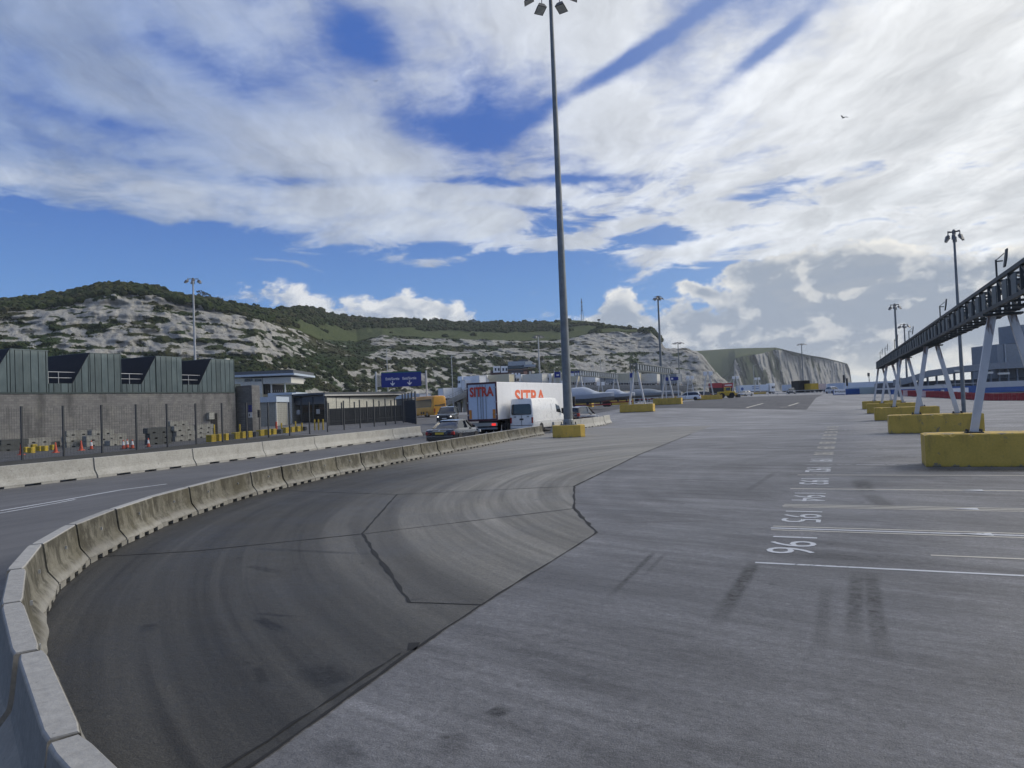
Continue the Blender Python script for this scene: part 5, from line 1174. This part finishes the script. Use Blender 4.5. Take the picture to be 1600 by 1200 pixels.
# terminal building on the right
s = Site(135); p = s.p(1500, 0, gz(*s.p(1500, 0, 0).xy)); b = thing('terminal_building', 'grey ferry terminal block with raised walkway behind the gantry legs', 'building', p)
s.part('hoarding', 'blue_paint', b, 1392, 1700, 602.5, 622, 0, .4, zb=p.z); s.part('dark_level', 'roof_dark', b, 1398, 1720, 592, 604, 6, 14, zb=p.z)
wk = [(1395, 594.5), (1418, 590.5), (1450, 580), (1500, 573), (1560, 567.5), (1720, 560)]
for (a, ya), (c, yc_) in zip(wk, wk[1:]):
    r = lambda px, py: [s.p(px, 4, s.z(px, py, 4)), s.p(px, 4, s.z(px, py, 4)-1.2), s.p(px, 9, s.z(px, py, 4)-1.2), s.p(px, 9, s.z(px, py, 4))]
    MB().loft([r(a, ya), r(c, yc_)]).build('walkway', 'ship_grey', b, world=True)
for i in range(16): px = 1408+i*14; s.part('column', 'ship_grey', b, px-.9, px+.9, 592-(px-1400)*.12, 622, 5, 5.4, zb=p.z)
s.part('tower', 'ship_grey', b, 1560, 1700, 536, 600, 8, 16, zb=p.z); s.part('tower_rib', 'cladding_silver', b, 1572, 1574, 538, 598, 7.8, 8); s.part('roof_box', 'ship_grey', b, 1590, 1612, 508, 536, 10, 15); s.part('cabin', 'sign_white', b, 1487, 1512, 607, 616, -.3, 0); s.part('white_panel', 'off_white', b, 1470, 1474, 610, 618, -.3, 0)
for a, c in ((1560, 1578),(1540,1552),(1492,1500)): s.part('lit_strip', 'off_white', b, a, c, 583-(a-1560)*-.06, 586-(a-1560)*-.06, 3.7, 4)
s.part('handrail', 'rail_grey', b, 1460, 1590, 599, 600, -.2, 0)
# red water-filled barriers in a row
wb = MB().loft([[(x, y, z) for x, y in ((-.98, -.28), (.98, -.28), (.98, .28), (-.98, .28))] for z in (0, .12)]).loft([[(x*k, y*q_, z) for x, y in ((-.96, -.25), (.96, -.25), (.96, .25), (-.96, .25))] for k, q_, z in ((1, 1, .12), (.98, .55, .5), (.98, .5, 1.0))]).mesh('plastic_barrier'); wb.materials.append(MT['barrier_red'])
wb2 = wb.copy(); wb2.materials.clear(); wb2.materials.append(MT['barrier_pale'])
for i in range(34):
    px = 1412+i*7.2; dep = 128-i*1.1; p = at(px, dep); pale = i in (1, 5)
    o = bpy.data.objects.new('plastic_barrier', wb2 if pale else wb); C.objects.link(o); o.location = p; o.rotation_euler = (0, 0, YAW-math.radians(28))
    tag(o, 'pale pink plastic barrier among the red plastic barriers' if pale else 'red plastic water-filled barrier in the row before the blue hoarding', 'barrier', 'plastic barriers before the blue hoarding')
# rows of handrails over the lanes in the middle distance
def rail_row(px0, px1, dep, label, h=1.1, n=16):
    a, b_ = at(px0, dep), at(px1, dep); t = thing('guard_rail', label, 'railing', a)
    for hh in (.5, h): MB().beam(a+Vector((0, 0, hh)), b_+Vector((0, 0, hh)), .09, .12).build('rail', 'rail_grey', t, world=True)
    for i in range(n+1): c = a.lerp(b_, i/n); MB().box(c.x-.05, c.x+.05, c.y-.05, c.y+.05, gz(c.x, c.y), c.z+h).build('post', 'rail_grey', t, world=True)
lone_a(884, 150, 'white leg frame with two white lane signs just left of the tall mast'); lone_a(938, 175, 'white leg frame with two white lane signs behind the smaller boat'); lone_a(1078, 185, 'white leg frame with two white lane signs below the rock shoulder')
for i, (px, dep, m_, kd) in enumerate(((1075, 150, 'white_paint', 'mpv'), (1092, 170, 'dark_paint', 'mpv'), (1164, 200, 'rail_grey', 'saloon'), (1236, 215, 'dark_paint', 'mpv'), (1300, 190, 'white_paint', 'mpv'), (956, 150, 'white_paint', 'mpv'), (1000, 165, 'dark_paint', 'saloon'))):
    g = at(px, dep); car('parked_car', 'small distant %s car parked among the lanes before the cliffs' % ('white' if m_ == 'white_paint' else 'grey' if m_ == 'rail_grey' else 'dark'), (g.x, g.y, g.z+.012), YAW+1.2+i*.5, m_, kd, group='distant cars among the lanes')
rail_row(880, 1070, 140, 'pale guard rail just behind the large wrapped boat'); rail_row(880, 1070, 165, 'long pale guard rail behind the wrapped boats'); rail_row(1070, 1300, 190, 'long pale guard rail crossing before the parked trailers')
# gulls
def gull(px, py, dist, label, rz):
    d = ray(px, py).normalized()*dist; t = thing('gull', label, 'bird', (d.x, d.y, d.z+HC), rz)
    MB().loft([[(r*math.cos(a), y, r*.8*math.sin(a)) for a in [k*math.pi/4 for k in range(8)]] for y, r in ((-.28, .015), (-.12, .07), (.08, .075), (.2, .045), (.3, .01))]).build('body', 'gull', t, smooth=True)
    for s_ in (-1, 1):
        MB().loft([[(s_*x, y0, z), (s_*x, y1, z), (s_*x, y1, z+.012), (s_*x, y0, z+.012)] for x, y0, y1, z in ((.05, -.06, .13, .03), (.3, -.02, .17, .2), (.55, -.12, .06, .2), (.78, -.28, -.2, .1))]).build('wing', 'gull', t)
gull(1318, 184, 120, 'dark gull gliding across the bright clouds', 1.0); gull(587, 127, 260, 'tiny distant gull against the grey-blue cloud', .4)
# ================================================================== chalk hills
def tab(t, x):
    if x <= t[0][0]: return t[0][1]
    for (a, u), (b_, v) in zip(t, t[1:]):
        if x <= b_: return u+(v-u)*(x-a)/(b_-a)
    return t[-1][1]
def hill_mat():
    m, p = bsdf('chalk_hill'); w_ = wpos(); x, y, z = sep(w_)
    at_ = S.nt.nodes.new('ShaderNodeAttribute'); at_.attribute_name = 'chalk'; ck = S(at_.outputs['Fac'])
    a2 = S.nt.nodes.new('ShaderNodeAttribute'); a2.attribute_name = 'grass'; gr = S(a2.outputs['Fac'])
    n = fbm(w_, .35, 6., .65); big = fbm(w_, .03, 5., .6); sm = fbm(w_, 1.2, 5., .65)
    strat = fbm(vec(x*.02, y*.02, z*.55+n*.4), 1.0, 4., .6)
    chalk = mixc(lin(n, .3, .7), (.23, .225, .205), (.44, .43, .395)); chalk = mixc(smooth(strat, .54, .66)*.55, chalk, (.22, .21, .19)); chalk = mixc(smooth(big, .52, .72)*.35, chalk, (.36, .33, .26))
    chalk = mixc(smooth(fbm(vec(x*.5, y*.5, z*.16), 1., 5., .65), .56, .70)*.5, chalk, (.16, .16, .14))
    veg = mixc(lin(sm, .3, .7), (.012, .022, .008), (.042, .066, .022)); veg = mixc(smooth(big, .42, .62)*.7, veg, (.062, .058, .030))
    gs = mixc(lin(n, .3, .7), (.050, .070, .026), (.090, .105, .042))
    c = mixc(smooth(gr+(sm-.5)*.6, .4, .6), veg, gs)
    c = mixc(smooth(ck+(n-.5)*.7+(sm-.5)*.35, .42, .55), c, chalk)
    setc(p, 'Base Color', c); setc(p, 'Roughness', .95); p.inputs['Specular IOR Level'].default_value = .1
    bumpn(p, n*2.+sm, 1.2, .7)
hill_mat()
def hills(name, px0, px1, dpx, bands, disp, chalkf, grassf, backdrop):
    """bands: list of (py table, depth table, rows); first line lies on the ground. Lofted upwards line by line"""
    cols = []; px = px0
    while px <= px1: cols.append(px); px += dpx
    V, CK, GR, KD = [], [], [], []; nrow = None
    for px in cols:
        pts = []
        for k, (tp, td, rows) in enumerate(bands):
            d = tab(td, px); z = zat(px, tab(tp, px), d) if tp is not None else gz(*(FWD*d+RT*((px-800)*d/FPX)).xy)-1.5
            pts.append((d, z))
        for k in range(1, len(bands)):
            rows = bands[k][2]
            for j in range(rows+(1 if k == len(bands)-1 else 0)):
                f = j/rows; e = f
                d = pts[k-1][0]+(pts[k][0]-pts[k-1][0])*e; z = pts[k-1][1]+(pts[k][1]-pts[k-1][1])*f
                q = FWD*d+RT*((px-800)*d/FPX); co = Vector((q.x, q.y, z))
                ck = chalkf(px, k, f, co); gr = grassf(px, k, f, co)
                od, oz = disp(px, k, f, co, ck)
                dirv = (FWD+RT*((px-800)/FPX)).normalized()
                co = co+dirv*od; co.z += oz
                V.append(co); CK.append(ck); GR.append(gr); KD.append((px, k, f))
        d, z = pts[-1]; q = FWD*(d+backdrop)+RT*((px-800)*(d+backdrop)/FPX); V.append(Vector((q.x, q.y, z-backdrop*.12))); CK.append(0); GR.append(0); KD.append((px, 99, 1))
        nrow = nrow or len(V)
    n = nrow; F = [(i*n+j, (i+1)*n+j, (i+1)*n+j+1, i*n+j+1) for i in range(len(cols)-1) for j in range(n-1)]
    me = bpy.data.meshes.new(name); me.from_pydata(V, [], F); me.materials.append(MT['chalk_hill'])
    for nm, dat in (('chalk', CK), ('grass', GR)):
        a = me.attributes.new(nm, 'FLOAT', 'POINT'); a.data.foreach_set('value', dat)
    me.polygons.foreach_set('use_smooth', [True]*len(me.polygons))
    struct(link(name, me)); return V, CK, GR, KD
fr = lambda v, o=4: noise.fractal(v, 1., 2.1, o)
sky_t = [(-200, 520), (-60, 486), (0, 474), (50, 471), (100, 463), (150, 450), (200, 447), (240, 453), (290, 464), (330, 470), (360, 476), (400, 484), (430, 486), (470, 481), (490, 482), (520, 492), (560, 498), (600, 499), (650, 502), (700, 504), (740, 506), (800, 505), (850, 506), (880, 502), (900, 500), (930, 503), (960, 508), (1000, 514), (1020, 517), (1032, 529), (1041, 545), (1052, 546), (1075, 544), (1085, 549), (1100, 556), (1112, 572), (1125, 590), (1145, 606), (1160, 612)]
top_t = [(-200, 530), (-60, 505), (0, 490), (60, 482), (120, 473), (150, 463), (200, 456), (240, 461), (290, 472), (340, 484), (400, 497), (440, 507), (470, 517), (500, 531), (560, 534), (600, 524), (700, 530), (800, 533), (850, 533), (890, 530), (930, 521), (980, 518.5), (1020, 520), (1033, 532), (1042, 547), (1052, 548), (1075, 546), (1085, 551), (1100, 558), (1112, 574), (1125, 592), (1145, 608), (1160, 614)]
low_t = [(-200, 572), (0, 566), (200, 566), (430, 566), (560, 563), (700, 561), (850, 557), (1000, 550), (1042, 549), (1060, 550), (1085, 553), (1100, 561), (1112, 577), (1125, 595), (1145, 611), (1160, 616)]
dA = [(-200, 215), (0, 235), (400, 290), (560, 400), (700, 460), (1000, 600), (1160, 640)]
dB = [(-200, 285), (0, 300), (400, 350), (560, 470), (700, 560), (1000, 670), (1050, 660), (1160, 650)]
dC = [(-200, 330), (0, 345), (400, 400), (480, 470), (560, 600), (700, 640), (1000, 720), (1040, 690), (1160, 654)]
dD = [(-200, 420), (0, 430), (200, 420), (400, 500), (480, 640), (560, 800), (700, 900), (900, 900), (1000, 800), (1040, 720), (1160, 660)]
def m_chalk(px, k, f, co):
    nz = fr(co*.05)*.5; ns = noise.noise(Vector((co.x*.025, co.y*.025, co.z*.25)))*.35
    nf = fr(Vector((co.x*.11, co.y*.11, co.z*.42)), 4)
    if k == 1:
        b_ = tab([(-200, .05), (250, .12), (380, .1), (450, .25), (560, .34), (700, .38), (860, .40), (940, .48), (1040, .58), (1100, .85)], px)
        if px < 700: b_ += .22*sstep(f, .55, .1)*sstep(px, 380, 470)
        b_ -= .30*sstep(f, .90, .97)*sstep(px, 540, 580)*(1-sstep(px, 1030, 1050))
    elif k == 2:
        b_ = tab([(-200, .0), (-20, .25), (40, .52), (150, .62), (430, .60), (475, .42), (505, .10), (560, .12), (590, .55), (880, .58), (900, .74), (1035, .85), (1100, .85)], px)
        e = .06+.24*(1-sstep(px, 0, 190)); b_ -= .45*sstep(f, e+.16, .0)*(1-sstep(px, 520, 600))
        if 560 < px < 900: b_ -= .55*math.exp(-((f-.52-.0006*(px-700))/.10)**2)
        b_ -= .25*sstep(f, .92, 1.)*sstep(px, 320, 480)
    else:
        b_ = -.2
        if px < 420: b_ = .40*tab([(-200, 0), (20, .2), (120, 1), (290, 1), (420, .3)], px)-.9*sstep(f, .10, .45)
        if 165 < px < 300: b_ = .62-.9*sstep(f, .35, .7)
        if px > 1030: b_ = .65
    return b_+nz*.5+ns*.55+nf*(.72 if px < 560 and k == 2 else .5)
def m_grass(px, k, f, co):
    if k == 3:
        nz = fr(co*.04)*.55
        if px < 860: b_ = tab([(-200, .1), (420, .1), (470, .7), (560, .85), (860, .85)], px)*(1-sstep(f, .22, .62))
        else: b_ = .62+.25*math.sin(f*9)
        return b_+nz
    return .12 if k == 1 else .0
def m_disp(px, k, f, co, ck):
    s_ = co.z
    if k == 3: return fr(co*.03)*3., max(-.5, fr(co*.06)*2.2)*sstep(f, 0, .2)
    edge = 1 if k == 2 else sstep(f, 0, .15)
    led = noise.noise(Vector((co.x*.02, co.y*.02, s_*.16)))*3.4+noise.noise(Vector((co.x*.06, co.y*.06, s_*.5)))*2.0
    crag = fr(Vector((co.x*.08, co.y*.08, s_*.08)), 5)*4.2+noise.noise(Vector((co.x*.3, co.y*.3, s_*.24)))*1.3+(abs(noise.noise(Vector((co.x*.13, co.y*.13, s_*.10))))*-4.+1.)
    gul = noise.noise(Vector((co.x*.09, co.y*.09, s_*.012)))*(2.5 if px > 560 else 1.)
    return (led+crag+gul)*edge*(1. if k == 2 else .6), noise.noise(co*.11)*.8*edge
V, CK, GR, KD = hills('hill', -200, 1160, 1.35, [(None, dA, 0), (low_t, dB, 42), (top_t, dC, 62), (sky_t, dD, 26)], m_disp, m_chalk, m_grass, 250)
# far headland
sk2 = [(1040, 552), (1085, 549.5), (1130, 546.5), (1160, 545), (1215, 544), (1235, 549), (1262, 555), (1290, 560), (1310, 565), (1325, 569), (1328.5, 578), (1331, 606), (1336, 613)]
tp2 = [(1040, 585), (1085, 588), (1110, 600), (1140, 585), (1150, 560), (1160, 557), (1190, 553), (1215, 546), (1235, 550), (1262, 556), (1290, 561), (1310, 566), (1325, 570), (1328.5, 579), (1331, 607), (1336, 613.5)]
d2A = [(1040, 1250), (1150, 1350), (1336, 1750)]; d2C = [(1040, 1350), (1130, 1420), (1150, 1400), (1336, 1770)]; d2D = [(1040, 1700), (1150, 1650), (1215, 1560), (1240, 1530), (1336, 1780)]
def f_chalk(px, k, f, co):
    nz = fr(Vector((co.x*.02, co.y*.02, co.z*.006)))*.6
    if k == 2: return -.3
    b_ = tab([(1040, .3), (1110, .5), (1146, .5), (1155, .72), (1240, .8), (1336, .9)], px)
    if 1150 < px < 1215: b_ -= .6*math.exp(-((f-.42)/.22)**2)*math.exp(-((px-1180)/22)**2)
    if px < 1148: b_ -= .5*sstep(f, .3, .9)
    return b_+nz*1.3+fr(Vector((co.x*.08, co.y*.08, co.z*.02)), 3)*.35
f_grass = lambda px, k, f, co: .75+fr(co*.01)*.3 if k == 2 or px < 1148 else .3
def f_disp(px, k, f, co, ck):
    if k == 2: return fr(co*.01)*5, 0
    return (noise.noise(Vector((co.x*.03, co.y*.03, co.z*.004)))*16+noise.noise(Vector((co.x*.10, co.y*.10, co.z*.012)))*8+fr(Vector((co.x*.12, co.y*.12, co.z*.05)), 4)*6)*sstep(f, 0, .1), noise.noise(co*.05)*2
hills('headland', 1040, 1336, .9, [(None, d2A, 0), (tp2, d2C, 40), (sk2, d2D, 14)], f_disp, f_chalk, f_grass, 300)

# ---- scrub on the hills
def scrub_mat():
    m, p = bsdf('scrub'); w_ = wpos(); n = fbm(w_, .9, 5., .65); b_ = fbm(w_, .06, 3.)
    c = mixc(lin(n, .3, .7), (.014, .023, .009), (.050, .066, .022)); c = mixc(smooth(b_, .42, .66)*.7, c, (.062, .056, .030))
    setc(p, 'Base Color', c); setc(p, 'Roughness', .95); p.inputs['Specular IOR Level'].default_value = .1
scrub_mat()
ib = bmesh.new(); bmesh.ops.create_icosphere(ib, subdivisions=2, radius=1); IV = [v.co.copy() for v in ib.verts]; IF = [tuple(v.index for v in f.verts) for f in ib.faces]; ib.free()
ib = bmesh.new(); bmesh.ops.create_icosphere(ib, subdivisions=1, radius=1); IV1 = [v.co.copy() for v in ib.verts]; IF1 = [tuple(v.index for v in f.verts) for f in ib.faces]; ib.free()
rnd = random.Random(3); sv, sf = [], []
def blob(c, r, hi_=True):
    iv, iff = (IV, IF) if hi_ else (IV1, IF1); o_ = len(sv); sq = rnd.uniform(.6, .95); ph = Vector((rnd.uniform(0, 99), rnd.uniform(0, 99), 0))
    for v in iv:
        k = r*(1+.55*noise.noise(v*1.9+ph)+rnd.uniform(-.14, .14)); sv.append((c.x+v.x*k, c.y+v.y*k, c.z+v.z*k*sq+r*.25))
    sf.extend(tuple(i+o_ for i in f) for f in iff)
idx = list(range(len(V))); rnd.shuffle(idx); cnt = [0, 0, 0]
lim = [4000, 1500, 3600]
for i in idx:
    px, k, f = KD[i]
    if k > 3 or px < -80 or px > 1036: continue
    dens = .9
    if k == 3:
        if GR[i] > .45: continue
        if f > .75 and rnd.random() < .4: dens = 1
    elif CK[i] > .38: continue
    if cnt[k-1] >= lim[k-1] or rnd.random() > dens: continue
    cnt[k-1] += 1
    r = (rnd.uniform(.3, 1.0) if k == 2 else rnd.uniform(.7, 1.9) if k == 1 else rnd.uniform(1.2, 2.8))*(1+.3*sstep(px, 450, 800))
    if k == 1 and px > 850: r *= .55
    blob(V[i], r, k == 3 or r > 1.8)
for i in range(420):                                                        # hedge along the skyline
    px = rnd.uniform(-60, 1025)
    if 895 < px and rnd.random() < .9: continue
    d = tab(dD, px)-rnd.uniform(2, 14); py = tab(sky_t, px); q = FWD*d+RT*((px-800)*d/FPX)
    blob(Vector((q.x, q.y, zat(px, py, d)-rnd.uniform(.8, 1.8))), rnd.uniform(.9, 2.3)*(1.25 if px > 450 else 1))
me = bpy.data.meshes.new('scrub'); me.from_pydata(sv, [], sf); me.materials.append(MT['scrub'])
o = link('scrub', me); o['kind'] = 'stuff'; o['label'] = 'dark green scrub covering the chalk slopes'; o['category'] = 'scrub'
# ---- single bare trees on the skyline
def tree(px, H, label, leafy, seed):
    r_ = random.Random(seed); d = tab(dD, px)-6; q = FWD*d+RT*((px-800)*d/FPX); base = Vector((q.x, q.y, zat(px, tab(sky_t, px), d)-1.2))
    t = thing('tree', label, 'tree', base); tr = MB(); tr.tube((0, 0, 0), (0, 0, H*.45), H*.035, H*.024, 7); tips = []
    def br(p, d_, L, r, lv):
        e = p+d_*L; tr.tube(p, e, r, r*.6, 5)
        if lv == 0: tips.append(e); return
        for _ in range(3):
            nd = (d_+Vector((r_.uniform(-1, 1), r_.uniform(-1, 1), r_.uniform(-.2, .7)))*.75).normalized(); br(e, nd, L*r_.uniform(.6, .8), r*.6, lv-1)
    for i in range(5):
        a = i*1.26; br(Vector((0, 0, H*(.3+.03*i))), Vector((math.cos(a)*.7, math.sin(a)*.7, .8)).normalized(), H*.24, H*.018, 3)
    tr.build('trunk', 'bark', t); cr = MB()
    for e in tips:
        for _ in range(leafy):
            c = e+Vector((r_.gauss(0, .3), r_.gauss(0, .3), r_.gauss(0, .25)))*H*.09; u = Vector((r_.uniform(-1, 1), r_.uniform(-1, 1), r_.uniform(-1, 1))).normalized()*H*.045; v = u.orthogonal().normalized()*H*.03
            cr.add([c-u, c+v, c+u, c-v], [(0, 1, 2, 3)])
    cr.build('crown', 'scrub', t, fix=False)
tree(318, 7.0, 'thin bare tree on the left hilltop, larger of the pair', 1, 1); tree(327, 6.0, 'thin bare tree leaning close to its larger twin on the left hilltop', 1, 5); tree(347, 5.0, 'small bare tree standing alone beyond the hilltop pair', 1, 2); tree(404, 5.5, 'round bushy tree on the falling hill crest', 5, 3); tree(683, 6.5, 'sparse tree on the ridge above the white cumulus base', 2, 4); tree(744, 6.5, 'broad tree at the right end of the ridge hedge', 5, 6)
# ---- masts on the hill
d = 850; p = Vector((*(FWD*d+RT*((914-800)*d/FPX)).xy, zat(914, 502, d))); t = thing('radio_mast', 'slender lattice radio mast on the hilltop', 'radio mast', p); Hm = zat(914, 467, d)-p.z
for i in range(3):
    a = i*2.094; MB().tube((2.0*math.cos(a), 2.0*math.sin(a), -2), (.35*math.cos(a), .35*math.sin(a), Hm), .2, .14, 5).build('leg', 'dark_steel', t)
q = MB()
for k in range(12):
    z0_, z1 = Hm*k/12, Hm*(k+1)/12
    for i in range(3):
        r0, r1 = 2.-1.65*k/12, 2.-1.65*(k+1)/12; a, b_ = i*2.094, (i+1)*2.094; q.tube((r0*math.cos(a), r0*math.sin(a), z0_), (r1*math.cos(b_), r1*math.sin(b_), z1), .07, n=4)
q.build('lattice', 'dark_steel', t)
for z in (.45, .62, .8): MB().lathe([(.9, 0), (.9, 1.2)], 8, 'z', (0, 0, Hm*z)).build('antenna_drum', 'dark_steel', t)
d = 850; p = Vector((*(FWD*d+RT*((940-800)*d/FPX)).xy, zat(940, 506, d))); t = thing('radar', 'small radar scanner on a stub tower beside the radio mast', 'radar', p)
MB().tube((0, 0, -2), (0, 0, 3.2), .5, .4, 8).build('tower', 'dark_steel', t); MB().bbox(-1.7, 1.7, -.4, .4, 3.2, 5., .2).build('scanner', 'dark_steel', t)
d = 415; p = Vector((*(FWD*d+RT*((203-800)*d/FPX)).xy, zat(203, 447, d))); t = thing('lookout_cabin', 'tiny pale lookout cabin on top of the left hill', 'hut', p)
MB().bbox(-.8, .8, -.8, .8, -1.5, 1.3, .1).build('wall', 'off_white', t); MB().box(-1, 1, -1, 1, 1.3, 1.5).build('roof', 'roof_dark', t); MB().tube((0, 0, 1.5), (0, 0, 3.2), .05, n=5).build('aerial', 'dark_steel', t)

# ================================================================== haze over the bay
HAZE = True
hb = MB().box(-1500, 1500, -60, 2500, -6, 190).build('haze', 'white_line'); hb.data.materials.clear()
hm = bpy.data.materials.new('haze'); hm.use_nodes = True; hn = hm.node_tree; hn.nodes.clear(); ho = hn.nodes.new('ShaderNodeOutputMaterial'); pv = hn.nodes.new('ShaderNodeVolumePrincipled')
pv.inputs['Color'].default_value = (.80, .86, .94, 1); pv.inputs['Density'].default_value = .00014; pv.inputs['Anisotropy'].default_value = .2; hn.links.new(pv.outputs[0], ho.inputs['Volume'])
hb.data.materials.append(hm); hb['kind'] = 'stuff'; hb['label'] = 'thin pale haze over the harbour'; hb['category'] = 'haze'
